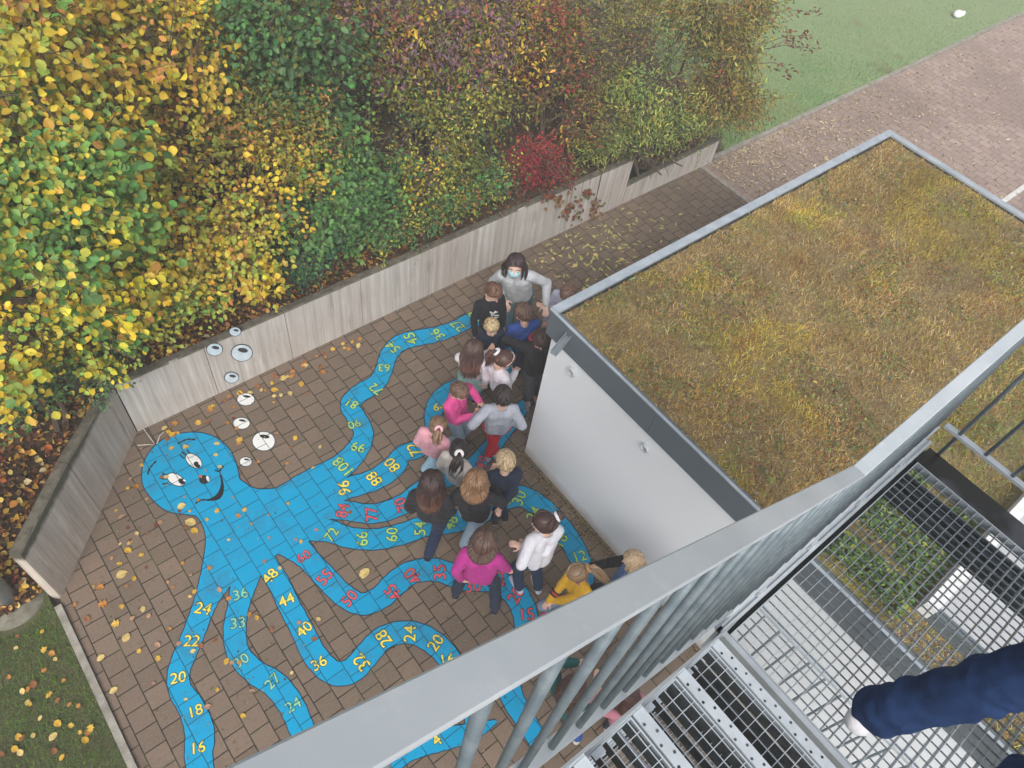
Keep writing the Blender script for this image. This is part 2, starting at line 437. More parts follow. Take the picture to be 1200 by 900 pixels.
for i, a in enumerate(arms):
    v_, f_ = ribbon(a, 1.15, .0020 + i * .0001); pm('arm_outline', v_, up_faces(v_, f_), OUT, octo)
    v_, f_ = ribbon(a, 0, .0040 + i * .0002); pm('arm', v_, up_faces(v_, f_), BLUE, octo)
def poly(name, pts, z, mat, parent, smooth=4, grow=0):
    c_ = [np.array(q, float) for q in pts]
    if smooth:
        c_ = catmull(c_ + c_[:1], smooth)[:-1]
    ctr = sum(c_) / len(c_)
    if grow:
        out = []
        for i, q in enumerate(c_):
            d = c_[(i+1) % len(c_)] - c_[i-1]; nn = np.array([d[1], -d[0]]); nn /= np.linalg.norm(nn) + 1e-9
            out.append((q, nn))
        area = sum(c_[i][0]*c_[(i+1) % len(c_)][1] - c_[(i+1) % len(c_)][0]*c_[i][1] for i in range(len(c_)))
        sg = 1 if area > 0 else -1
        c_ = [q + nn * grow * sg for q, nn in out]
    vs = [P(*q, z) for q in c_]; idx = tuple(range(len(vs)))
    ar = sum(vs[i][0]*vs[(i+1) % len(vs)][1] - vs[(i+1) % len(vs)][0]*vs[i][1] for i in range(len(vs)))
    if ar < 0: idx = tuple(reversed(idx))
    me = bpy.data.meshes.new(name); bm = bmesh.new(); bv = [bm.verts.new(tuple(v)) for v in vs]
    bm.faces.new([bv[i] for i in idx]); bmesh.ops.triangulate(bm, faces=bm.faces[:]); bm.to_mesh(me); bm.free()
    return link(name, me, mat, parent)
poly('body_outline', bodyp, .0029, OUT, octo, 3, 1.15)
poly('body', bodyp, .0058, BLUE, octo, 3)
def ell(cx, cy, rx, ry, a=0, k=20):
    t = math.radians(a)
    return [(cx + rx*math.cos(u)*math.cos(t) + ry*math.sin(u)*math.sin(t), cy - rx*math.cos(u)*math.sin(t) + ry*math.sin(u)*math.cos(t)) for u in np.arange(k) * 2*math.pi / k]
for (cx, cy, rx, ry, a, pxx, pyy) in ((227, 540, 10.8, 6.4, -38, 231, 544.5), (206, 562, 10.8, 6.0, -28, 213, 564)):
    e_ = poly('eye', ell(cx, cy, rx + 1, ry + 1, a), .0066, BLACK, octo, 0); poly('eye_white', ell(cx, cy, rx, ry, a), .0072, WHITE, e_, 0)
    poly('pupil', ell(pxx, pyy, 4.4, 3.2, a), .0078, BLACK, e_, 0); poly('eye_glint', ell(pxx + 3, pyy - 1, 1.8, 1.1, a), .0084, WHITE, e_, 0)
poly('nose', ell(239, 562, 5.8, 5.2), .0068, BLACK, octo, 0); poly('nose_glint', ell(243.5, 561, 1.6, 3.6, 20), .0074, WHITE, octo, 0)
poly('mouth', [(257,550),(260.5,560),(262.5,570),(261.5,579),(257,585),(249,587),(242,586),(250,582.5),(256,576),(259,567),(257.8,558)], .0068, BLACK, octo, 2)
def stroke(name, pts, w, z, mat, parent):
    v_, f_ = ribbon([(*q, w) for q in pts], 0, z); return pm(name, v_, up_faces(v_, f_), mat, parent)
stroke('mouth', [(229, 590), (236, 586), (246, 586)], .9, .0068, BLACK, octo)
stroke('mouth', [(252, 551), (257, 552), (262, 546)], .9, .0071, BLACK, octo)
for q in ([(208, 520), (219, 515), (229, 515)], [(173, 556), (176, 548), (183, 540)]): stroke('eyebrow', q, .9, .0068, BLACK, octo)
for q in ([(216, 537), (211, 533)], [(219, 534), (213, 529)], [(224, 532), (219, 527)], [(197, 557), (190, 554)], [(195, 561), (187, 560)], [(197, 566), (190, 567)]): stroke('eyelash', [q[0], ((q[0][0]+q[1][0])/2, (q[0][1]+q[1][1])/2+.6), q[1]], .5, .0068, BLACK, octo)

def number(txt, px, py, ang, mat, size=19, parent=octo):
    cu = bpy.data.curves.new('t', 'FONT'); cu.body = txt; cu.align_x = 'CENTER'; cu.align_y = 'CENTER'
    cu.resolution_u = 4
    t = math.radians(ang); e = np.array([math.cos(t), -math.sin(t)])
    c0 = P(px, py); d = P(*(np.array([px, py]) + e * 4)) - P(*(np.array([px, py]) - e * 4)); d[2] = 0; u = d / np.linalg.norm(d)
    sc_ = size * np.linalg.norm(d) / 8 * .98
    v = np.array([-u[1], u[0], 0])
    # local scale differs along the text's own up direction
    for (off, z, mt, nm) in ((.075, .0086, OUT, 'number_outline'), (.020, .0094, mat, 'number')):
        cu.offset = off * .5 if nm == 'number_outline' else off * .45
        to = bpy.data.objects.new('t', cu); C.objects.link(to); bpy.context.view_layer.update()
        me = bpy.data.meshes.new_from_object(to.evaluated_get(bpy.context.evaluated_depsgraph_get()))
        bpy.data.objects.remove(to)
        k = len(me.vertices); co = np.empty(k*3); me.vertices.foreach_get('co', co); co = co.reshape(-1, 3)
        w = c0[None, :] + (co[:, :1] * u + co[:, 1:2] * v) * sc_; w[:, 2] = z
        me.vertices.foreach_set('co', w.ravel()); me.update(); me.materials.clear(); me.name = nm
        if nm == 'number_outline': holder = (me, mt)
        else:
            o = link('number', me, mt, parent); link('number_outline', holder[0], holder[1], o)
for a in ([('24',238,714,-8),('22',225,752,0),('20',209,795,12),('18',229,834,22),('16',232,877,14)], YEL), \
         ([('36',282,697,18),('33',279,731,10),('30',283,775,35),('27',320,799,48),('24',344,827,33)], GRN), \
         ([('48',317,676,45),('44',336,704,25),('40',357,738,42),('36',374,778,32),('32',424,776,130),('28',450,748,125),('24',481,743,88),('20',511,754,55),('16',524,774,12)], YEL), \
         ([('60',356,653,30),('55',381,677,50),('50',410,702,50),('45',461,694,133),('40',484,675,137),('35',516,671,92),('30',554,688,10),('25',584,679,95),('20',605,698,60),('15',617,721,5)], RED), \
         ([('72',389,627,55),('66',425,632,92),('60',460,627,87),('54',493,620,88),('48',529,613,65),('42',559,604,60),('36',590,592,60),('30',609,584,70),('24',626,603,60),('18',657,634,60),('12',679,653,15)], GRY), \
         ([('84',402,599,75),('77',436,603,95),('70',471,592,115),('63',505,570,110),('49',566,543,60),('35',603,494,40)], RED), \
         ([('96',404,572,100),('88',439,561,132),('80',460,545,132),('72',486,527,120),('64',515,478,0)], YEL), \
         ([('108',403,547,136),('99',420,524,167),('90',415,497,198),('81',412,473,156),('72',441,456,145),('63',450,431,180),('54',461,407,139),('45',482,397,120),('36',513,392,139),('27',537,382,140),('18',557,373,105)], GRY):
    for (t_, x_, y_, an) in a[0]: number(t_, x_, y_, an, a[1], 15.5 if y_ < 520 else (17.5 if y_ < 660 else 20))
number('4', 512, 868, 40, YEL, 20)

# bubbles: on the paving and on the wall
BUBW = M('wall_bubble_paint', (.62, .72, .78), (.52, .62, .68), 20, .6)
blk = M('bubble_line_paint', (.03, .035, .045), (.05, .05, .06), 20, .7)
for (x, y, rx, ry, lab) in ((309,517,13,11,'largest white painted bubble on the paving above the octopus'), (283,496,9.5,6.5,'white painted bubble on the paving half covered by a brown leaf'),
                            (288,541,7,5.2,'small white painted bubble on the paving closest to the octopus head'), (288,468,10,7,'white painted bubble on the paving nearest the wall foot')):
    o = empty('painted_bubble', P(x, y), lab, 'painted bubble', 'painted bubbles rising from the octopus')
    poly('bubble_outline', ell(x, y, rx + .9, ry + .9), .002, OUT, o, 0); poly('bubble_fill', ell(x, y, rx, ry), .004, WHITE, o, 0)
    poly('bubble_glint', ell(x + 1, y - ry * .5, rx * .45, ry * .2, -8), .006, BLACK, o, 0)
for (x, y, rx, ry, lab) in ((275,388,6.5,5,'smallest painted bubble on the wall just under its top edge'), (251,409,9,7,'left painted bubble on the wall beside the panel joint'),
                            (283,413,12,9.5,'largest pale blue painted bubble on the concrete wall'), (271,442,8,6,'lowest painted bubble on the concrete wall near its foot')):
    yy = 5.4265
    def wp(pts, off): return [PYp(q[0], q[1], 5.43) * np.array([1, 0, 1]) + np.array([0, 5.43 - off, 0]) for q in pts]
    o = empty('painted_bubble', PYp(x, y, 5.42), lab, 'painted bubble', 'painted bubbles rising from the octopus')
    k = 20
    pm('bubble_outline', wp(ell(x, y, rx + .9, ry + .9), .006), [tuple(range(k))], blk, o)
    pm('bubble_fill', wp(ell(x, y, rx, ry), .009), [tuple(range(k))], BUBW, o)
    pm('bubble_glint', wp(ell(x + 1, y - ry * .35, rx * .5, ry * .28, -10), .012), [tuple(range(k))], blk, o)

# ------------------------------------------------------------------ flat-roofed building
BX0, BX1, BY1, BY0, BZ = 3.50, 8.83, 2.93, -6.0, 2.29
bld = empty('flat_roofed_building', (3.5, 2.93, 0), 'low white rendered building with overgrown flat roof beside the paved court', 'building')
m, n, b = newmat('white_render'); p = pos(n)
c = mix(n, noise(n, p, 1.2, 4), (.73, .77, .81), (.79, .825, .86))
s_ = sep(n, p)
low_ = ramp(n, math_(n, 'ADD', s_[2], math_(n, 'MULTIPLY', noise(n, p, 7, 4), .12)), [(.08, 1.0), (.22, 0.0)])
c = mix(n, math_(n, 'MULTIPLY', low_, .6), c, (.34, .29, .235))
n.links.new(c, b.inputs['Base Color']); b.inputs['Roughness'].default_value = .85; bump(n, b, noise(n, p, 180, 3), .25, .003)
MB().box(BX0, BX1 - .04, BY0, BY1 - .05, -.05, 2.03).build('wall', m, bld)
plinth = M('plinth_metal', (.12, .13, .14), (.17, .18, .19), 9, .7)
fasm, n, b = newmat('fascia_sheet_metal'); p = pos(n)
c = mix(n, noise(n, p, 3, 4), (.125, .155, .18), (.165, .195, .22))
n.links.new(c, b.inputs['Base Color']); b.inputs['Roughness'].default_value = .5; b.inputs['Metallic'].default_value = .3
f = MB()
ys = [BY1 + .012, 1.62, .45, -.75, -2.0, -3.2, -6.0]
for a, c_ in zip(ys[:-1], ys[1:]): f.box(BX0 - .032, BX0 + .02, c_ + .0015, a - .0015, 1.985, 2.285)
f.box(BX0 + .02, BX1, BY1 - .03, BY1 + .012, 1.985, 2.285); f.box(BX1 - .03, BX1 + .012, BY0, BY1 + .012, 1.985, 2.285)
f.build('fascia', fasm, bld)
f = MB()
f.box(BX0 - .036, BX0 - .012, BY0, BY1 + .02, 2.287, 2.299)
f.box(BX0 - .0118, BX1 + .02, BY1 - .065, BY1 + .02, 2.287, 2.31); f.box(BX1 - .065, BX1 + .02, BY0, BY1 - .065, 2.287, 2.31)
f.build('roof_edge_flashing', M('flashing_zinc', (.34, .39, .44), (.44, .49, .54), 7, .5, .1, 50, .2), bld)
roofsoil, n, b = newmat('roof_substrate'); p = pos(n)
c = mix(n, ramp(n, noise(n, p, 1.6, 5, .7), [(.4, 0.0), (.62, 1.0)]), (.24, .18, .09), (.30, .24, .11))
c = mix(n, ramp(n, noise(n, p, 4.5, 5, .7), [(.5, 0.0), (.64, .8)]), c, (.17, .11, .07))
c = mix(n, ramp(n, noise(n, p, 40, 4, .8), [(.45, 0.0), (.7, .8)]), c, (.30, .23, .12))
n.links.new(c, b.inputs['Base Color']); b.inputs['Roughness'].default_value = .95; bump(n, b, noise(n, p, 30, 5, .8), 1.0, .03)
MB().box(BX0 + .01, BX1 - .087, BY0, BY1 - .087, 2.0, 2.272).build('roof_planting_bed', roofsoil, bld)
# box gutter spout
sp = MB()
A_, B_ = np.array([3.467, 2.672, 0]), np.array([3.235, 2.605, 0]); dv = (B_ - A_) / np.linalg.norm(B_ - A_); nv = np.array([-dv[1], dv[0], 0])
def bar_(o0, o1, z0, z1): sp.hexa([tuple(A_ + nv*o0 + [0,0,z0]), tuple(B_ + nv*o0 + [0,0,z0-.02]), tuple(B_ + nv*o1 + [0,0,z0-.02]), tuple(A_ + nv*o1 + [0,0,z0])], [tuple(A_ + nv*o0 + [0,0,z1]), tuple(B_ + nv*o0 + [0,0,z1-.02]), tuple(B_ + nv*o1 + [0,0,z1-.02]), tuple(A_ + nv*o1 + [0,0,z1])])
bar_(-.030, .030, 2.185, 2.190); bar_(-.030, -.025, 2.1902, 2.235); bar_(.025, .030, 2.1902, 2.235)
sp.build('rain_spout', MAT['steel_dark'], bld)
for (q, r) in (((671, 435), .052), ((757, 524), .045)):
    w = PXp(q[0], q[1], 3.5)
    v = MB(); k = 24
    for i in range(k):
        t0_, t1_ = 2*math.pi*i/k, 2*math.pi*(i+1)/k
        def pt(rr, t, xo): return (3.497 - xo, w[1] + rr*math.cos(t), w[2] + rr*math.sin(t))
        v.hexa([pt(r*.72, t0_, 0), pt(r, t0_, 0), pt(r, t1_, 0), pt(r*.72, t1_, 0)], [pt(r*.72, t0_, .03), pt(r, t0_, .03), pt(r, t1_, .03), pt(r*.72, t1_, .03)])
    ring = v.build('wall_vent', M('vent_plastic', (.62, .64, .66), (.55, .57, .6), 9, .5), bld)
    v = MB(); v.tube([(3.499, w[1], w[2]), (3.492, w[1], w[2])], r * .73, 20); v.build('vent_cover', M('vent_inner', (.30, .33, .36), (.24, .27, .30), 30, .6), ring)
# white-edged grey deck on the roof further along
deckm, n, b = newmat('grey_roof_sheeting'); p = pos(n)
w_ = N(n, 'ShaderNodeTexWave'); w_.inputs['Scale'].default_value = 3.0; n.links.new(p, w_.inputs['Vector'])
n.links.new(mix(n, noise(n, p, 2, 3), (.40, .41, .43), (.48, .49, .51)), b.inputs['Base Color']); b.inputs['Roughness'].default_value = .6
deck = empty('roof_light_box', (3.9, -.7, 2.272), 'grey flat box with white rim standing on the planted roof under the landing', 'roof box')
MB().box(3.86, 8.6, -5.8, -.70, 2.275, 2.40).build('box_top', deckm, deck)
MB().box(3.80, 8.66, -.70, -.62, 2.274, 2.43).build('box_rim', M('white_rim', (.78, .78, .78), (.70, .70, .70), 9, .5), deck)
MB().box(3.80, 3.858, -5.8, -.702, 2.274, 2.41).build('box_rim', fasm, deck)
# debris strip along the building foot
# ------------------------------------------------------------------ steel stair
ZL = 4.83; X0, X1 = 1.18, 2.37; YI = .045; YO = -1.35
stair = empty('steel_staircase', (1.8, -.6, 0), 'galvanised steel outdoor staircase with grating landing in the foreground', 'staircase')
ST, SD = MAT['steel'], MAT['steel_dark']
gm, n, b = newmat('grating_steel'); p = pos(n)
n.links.new(mix(n, noise(n, p, 30, 4), (.42, .47, .52), (.58, .63, .67)), b.inputs['Base Color']); b.inputs['Roughness'].default_value = .4; b.inputs['Metallic'].default_value = .3
def grating(name, x0, x1, y0, y1, z, pitch, depth=.03, parent=stair, mat=None, along='x'):
    """bearing bars run along x (landing) or y (treads); thin cross rods lie flush with their tops"""
    g = MB(); rods = MB()
    if along == 'x':
        for y in np.arange(y1 - pitch, y0 + .005, -pitch): g.box(x0 + .004, x1 - .004, y - .0008, y + .0008, z - depth, z)
        for x in np.arange(x0 + pitch, x1 - pitch*.4, pitch): rods.box(x - .0012, x + .0012, y0 + .004, y1 - .004, z - .007, z - .0012)
        o = g.build(name, mat or gm, parent); rods.build('cross_rods', rodm, o)
    else:
        for x in np.arange(x0 + pitch, x1 - pitch*.4, pitch):
            g.box(x - .0014, x + .0014, y0 + .004, y1 - .004, z - .052, z - .003); rods.box(x - .0011, x + .0011, y0 + .004, y1 - .004, z - .0028, z)
        for y in np.arange(y1 - .0335, y0 + .005, -.0335): rods.box(x0 + .004, x1 - .002, y - .0010, y + .0010, z - .0035, z - .0006)
        o = g.build(name, darkbar, parent); rods.build('cross_rods', mat or gm, o)
    fr = MB()
    fr.box(x0, x0 + .004, y0, y1, z - depth - .003, z + .001); fr.box(x1 - .004, x1, y0, y1, z - depth - .003, z + .001)
    fr.box(x0 + .004, x1 - .004, y0, y0 + .0035, z - depth - .003, z + .001); fr.box(x0 + .004, x1 - .004, y1 - .0035, y1, z - depth - .003, z + .001)
    fr.build('grating_frame', mat or gm, o)
    return o
rodm = M('cross_rod_steel', (.13, .16, .18), (.22, .26, .29), 40, .5, 0, None, .3)
darkbar = M('tread_bar_steel', (.05, .062, .072), (.10, .115, .13), 30, .5, 0, None, .3)  # tread bar sides painted dark, their shade put into the steel colour
dirty = M('weathered_angle', (.16, .125, .10), (.24, .20, .17), 14, .8, .3)
blackm, n, b = newmat('dark_plates_and_gaps'); p = pos(n)  # dark colour for end plate, nosing holes and the blackened side gap
n.links.new(mix(n, ramp(n, noise(n, p, 4, 3), [(.52, 0.0), (.62, .6)]), (.016, .015, .014), (.11, .12, .15)), b.inputs['Base Color']); b.inputs['Roughness'].default_value = .3
NOS = {}
def landing(zl, ends=True):
    grating('landing_grating', X0 + .012, 2.262, YO, .029, zl, .0312)
    f = MB()
    f.box(X0 - .01, X0 + .008, YO, YI + .02, zl - .16, zl + .004)                # edge channel towards the stair
    f.box(X0 - .01, X1 + .01, .044, .054, zl - .16, zl + .012)                    # side channel web
    f.box(X0 - .01, X1 + .01, .0545, .070, zl - .008, zl + .004)
    f.box(X0 - .01, X1 + .01, YO - .012, YO, zl - .16, zl + .004)
    f.build('landing_frame', ST, stair)
    MB().box(X0 + .009, X0 + .060, YO, .038, zl - .158, zl - .150).build('frame_flange', dirty, stair)
    k = MB(); k.box(X0 + .009, X0 + .07, -.045, .032, zl - .149, zl - .143); k.tube([(X0 + .04, -.01, zl - .142), (X0 + .04, -.01, zl - .125)], .012, 6); k.build('frame_bolt', SD, stair)
    MB().box(2.268, X1 - .004, YO, .038, zl - .012, zl - .004).build('end_plate', blackm, stair)
    MB().box(X0 + .009, X1, .0295, .0435, zl - .15, zl - .035).build('black_gap_filler', blackm, stair)  # black filler added: shade of the open side gap put into its colour
    k = MB()
    for i_, x in enumerate((2.15, 2.195, 2.24)): k.box(x - .010, x + .010, YO, .036, zl - .13 - .012*i_, zl - .06)
    k.build('end_beam', darkbar, stair)
SDK = M('painted_shade_steel', (.13, .15, .165), (.20, .225, .24), 12, .6, .05, 60, .35)  # darker steel for the lower flight; shade from above put into its colour
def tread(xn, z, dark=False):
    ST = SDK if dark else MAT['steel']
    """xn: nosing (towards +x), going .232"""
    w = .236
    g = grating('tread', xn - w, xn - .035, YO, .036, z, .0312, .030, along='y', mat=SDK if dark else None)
    nb = MB(); nb.box(xn - .030, xn, YO, .036, z - .03, z + .003); 
    o = nb.build('tread_nosing', ST, g)
    h = MB()
    for y in np.arange(YO + .03, .03, .026): h.tube([(xn - .017 + (.007 if int(round(y/.026)) % 2 else -.007), y, z + .0025), (xn - .017 + (.007 if int(round(y/.026)) % 2 else -.007), y, z + .0045)], .0036, 8)
    h.build('nosing_hole', blackm, o)
    e = MB(); e.box(xn - w, xn, .037, .0395, z - .055, z + .003); e.box(xn - w + .03, xn - w + .06, .018, .034, z + .0015, z + .004); e.box(xn - w + .08, xn - w + .11, .018, .034, z + .0015, z + .004)
    e.build('tread_bracket', ST, g)
RISE, GO = .165, .213
def stringer(xa, za, xb, zb, y0, y1, dep, name='stringer', mat=None, parent=stair):
    g = MB(); g.hexa([(xa, y0, za - dep), (xa, y1, za - dep), (xb, y1, zb - dep), (xb, y0, zb - dep)], [(xa, y0, za), (xa, y1, za), (xb, y1, zb), (xb, y0, zb)])
    return g.build(name, mat or ST, parent)
SL = RISE / GO
for zl, nst in ((ZL, 8), (2.19, 8)):
    landing(zl)
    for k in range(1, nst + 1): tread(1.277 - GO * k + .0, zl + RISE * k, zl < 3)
    xa, xb = X0 - .01, -.85
    for yy in ((.0400, .0455), (YO - .006, YO)):
        stringer(xa, zl + .118, xb, zl + .118 + SL * (xa - xb), yy[0], yy[1], .20)
# support posts
k = MB()
for x in (X1 + .02, X0 + .02): k.box(x, x + .1, YO - .16, YO - .06, 0, ZL - .02)
k.box(X1 + .02, X1 + .10, .075, .10, ZL - .3, ZL - .16)
k.build('post', SD, stair)
# railings
HS = .753
def rail_z(x, zl=ZL): return zl + .97 + (HS * (1.13 - x) if x < 1.13 else 0)
def railing(zl, name_lab=None):
    # handrail: bevelled flat box following the slope
    r = MB(); pts = [(-.85, rail_z(-.85, zl)), (1.13, rail_z(1.13, zl)), (2.395, rail_z(2.395, zl))]
    prof = [(-.0150, -.006), (-.0150, -.0015), (-.0135, 0), (.0135, 0), (.0150, -.0015), (.0150, -.006), (.0135, -.0075), (-.0135, -.0075)]
    yc = .0765; base = len(r.v)
    for (x, z) in pts:
        for (a, c_) in prof: r.v.append((x, yc + a, z + c_))
    k = len(prof)
    for i in range(2):
        for j_ in range(k):
            j2 = (j_ + 1) % k; r.f.append((i*k + j_, (i+1)*k + j_, (i+1)*k + j2, i*k + j2))
    r.f.append(tuple(range(k))); r.f.append(tuple(reversed(range(2*k, 3*k))))
    r.build('handrail', railm, stair)
    # bottom rail
    def bz(x): return (zl + .787 - .77 * (x - .43)) if x < 1.10 else zl + .10
    g = MB()
    for (xa, xb) in ((-.85, 1.10), (1.12, 2.37)):
        za, zb = bz(xa), bz(xb - 1e-6 if xb > 1.1 else 1.0999)
        g.hexa([(xa, .062, za - .008), (xa, .088, za - .008), (xb, .088, zb - .008), (xb, .062, zb - .008)], [(xa, .062, za), (xa, .088, za), (xb, .088, zb), (xb, .062, zb)])
    g.build('bottom_rail', railm, stair)
    x = .108 - .075 * 12
    while x < 2.36:
        o = MB().tube([(x, .0745, bz(x) - .002), (x, .0745, rail_z(x, zl) - .0125)], 0.0064, 10).build('baluster', SD2, stair, True)
        x += .075
    # end railing at the far side of the landing
    e = MB(); e.box(2.36, 2.385, YO, .055, zl + .115, zl + .127); e.build('end_bottom_rail', ST, stair)
    e = MB(); e.box(2.36, 2.392, YO, .0565, zl + .95, zl + .97); e.build('end_handrail', railm, stair)
    for i, y in enumerate(np.arange(0.0, YO, -.105)):
        z0 = zl - .01 if i % 12 == 0 else zl + .126
        MB().tube([(2.3725, y, z0), (2.3725, y, zl + .952)], .0072, 10).build('baluster', SD2, stair, True)
railm, n, b = newmat('handrail_steel'); p = pos(n)
c = mix(n, ramp(n, noise(n, p, 5, 5, .6), [(.35, 0.0), (.7, 1.0)]), (.50, .55, .585), (.60, .645, .675))
c = mix(n, ramp(n, noise(n, p, 38, 5, .75), [(.55, 0.0), (.75, .45)]), c, (.74, .775, .80))
n.links.new(c, b.inputs['Base Color']); b.inputs['Metallic'].default_value = .25
rr_ = ramp(n, noise(n, p, 22, 4), [(.3, .38), (.7, .55)]); n.links.new(rr_, b.inputs['Roughness']); bump(n, b, noise(n, p, 25, 4), .12, .003)
SD2 = M('baluster_steel', (.145, .185, .21), (.215, .26, .285), 25, .45, .06, 90, .35)
railing(ZL); railing(2.19)
# fixing clips between side channel and bottom rail
k = MB()
for x in (1.35, 1.62, 1.9, 2.15): k.box(x, x + .03, .054, .062, ZL + .006, ZL + .04)
k.build('fixing_clip', ST, stair)
# ------------------------------------------------------------------ lamp post at the left edge
lp = empty('lamp_post', (-1.365, 4.32, 0), 'round grey metal lamp post standing in the corner lawn by the wall end', 'lamp post')
pv = M('painted_pole', (.36, .42, .48), (.44, .50, .55), 8, .45, .05, 60, .2)
MB().tube([(-1.365, 4.32, 0), (-1.365, 4.32, 5.2)], [.082, .06], 24).build('pole', pv, lp, True)
MB().tube([(-1.365, 4.32, 5.19), (-1.365, 4.32, 5.3), (-1.365, 4.32, 5.55), (-1.365, 4.32, 5.6)], [.06, .16, .2, .05], 20).build('lamp_head', pv, lp, True)
MB().tube([(-1.365, 4.32, -.02), (-1.365, 4.32, .03)], [.30, .28], 28).build('concrete_base', M('old_concrete', (.20, .19, .15), (.12, .11, .075), 10, .95, .5, 50), lp, True)
# white bag on the field
bg_ = P(1122, 18, .05)
w = MB(); w.ball(bg_ + np.array([0, 0, .03]), (.13, .10, .08), 14, 9); w.ball(bg_ + np.array([.08, -.06, .05]), (.06, .05, .06), 10, 7)
o = w.build('plastic_bag', M('white_plastic', (.82, .83, .84), (.75, .77, .79), 20, .5, .3), None, True); tag(o, 'crumpled white bag lying alone on the far green lawn', 'bag')
# ------------------------------------------------------------------ leaves
def leaf_mesh(name, c, nrm, dr, size, asp, col, fold=.14, droop=.12):
    """c,nrm,dr (N,3); size,asp (N); col (N,3): each leaf is two folded halves"""
    n_ = len(c); c = np.asarray(c, float)
    nrm = nrm / (np.linalg.norm(nrm, axis=1, keepdims=True) + 1e-9)
    dr = dr - nrm * (dr * nrm).sum(1, keepdims=True); dr /= np.linalg.norm(dr, axis=1, keepdims=True) + 1e-9
    sd = np.cross(dr, nrm)
    L = size[:, None]; Wd = (size * asp)[:, None]
    def v(a, w, h): return c + dr * L * a + sd * Wd * w + nrm * L * h
    V = np.stack([v(-.5, 0, 0), v(-.34, .30, fold*.7), v(-.06, .47, fold), v(.24, .34, fold*.8), v(.5, 0, -droop), v(.24, -.34, fold*.8), v(-.06, -.47, fold), v(-.34, -.30, fold*.7)], 1).reshape(-1, 3)
    b_ = np.arange(n_)[:, None] * 8
    Fc = np.concatenate([b_ + np.array([0, 1, 2, 3, 4]), b_ + np.array([0, 4, 5, 6, 7])], 1).reshape(-1, 5)
    return quad_mesh(name, V, Fc, np.repeat(col, 8, 0))
def quad_mesh(name, V, Fc, vcol):
    me = bpy.data.meshes.new(name)
    me.vertices.add(len(V)); me.vertices.foreach_set('co', V.astype(np.float32).ravel())
    me.loops.add(Fc.size); me.loops.foreach_set('vertex_index', Fc.astype(np.int32).ravel())
    k = Fc.shape[1]
    me.polygons.add(len(Fc)); me.polygons.foreach_set('loop_start', np.arange(len(Fc), dtype=np.int32) * k)
    me.update(calc_edges=True)
    at = me.attributes.new('tint', 'FLOAT_COLOR', 'POINT')
    cc = np.ones((len(V), 4), np.float32); cc[:, :3] = vcol; at.data.foreach_set('color', cc.ravel())
    return me
def srgb(h):
    v = np.array([int(h[i:i+2], 16) / 255 for i in (0, 2, 4)]); return np.where(v < .04045, v / 12.92, ((v + .055) / 1.055) ** 2.4)
def unit(v): return v / (np.linalg.norm(v, axis=-1, keepdims=True) + 1e-9)
TOCAM = lambda c: unit(np.array([0, 0, CAM_H]) - c)

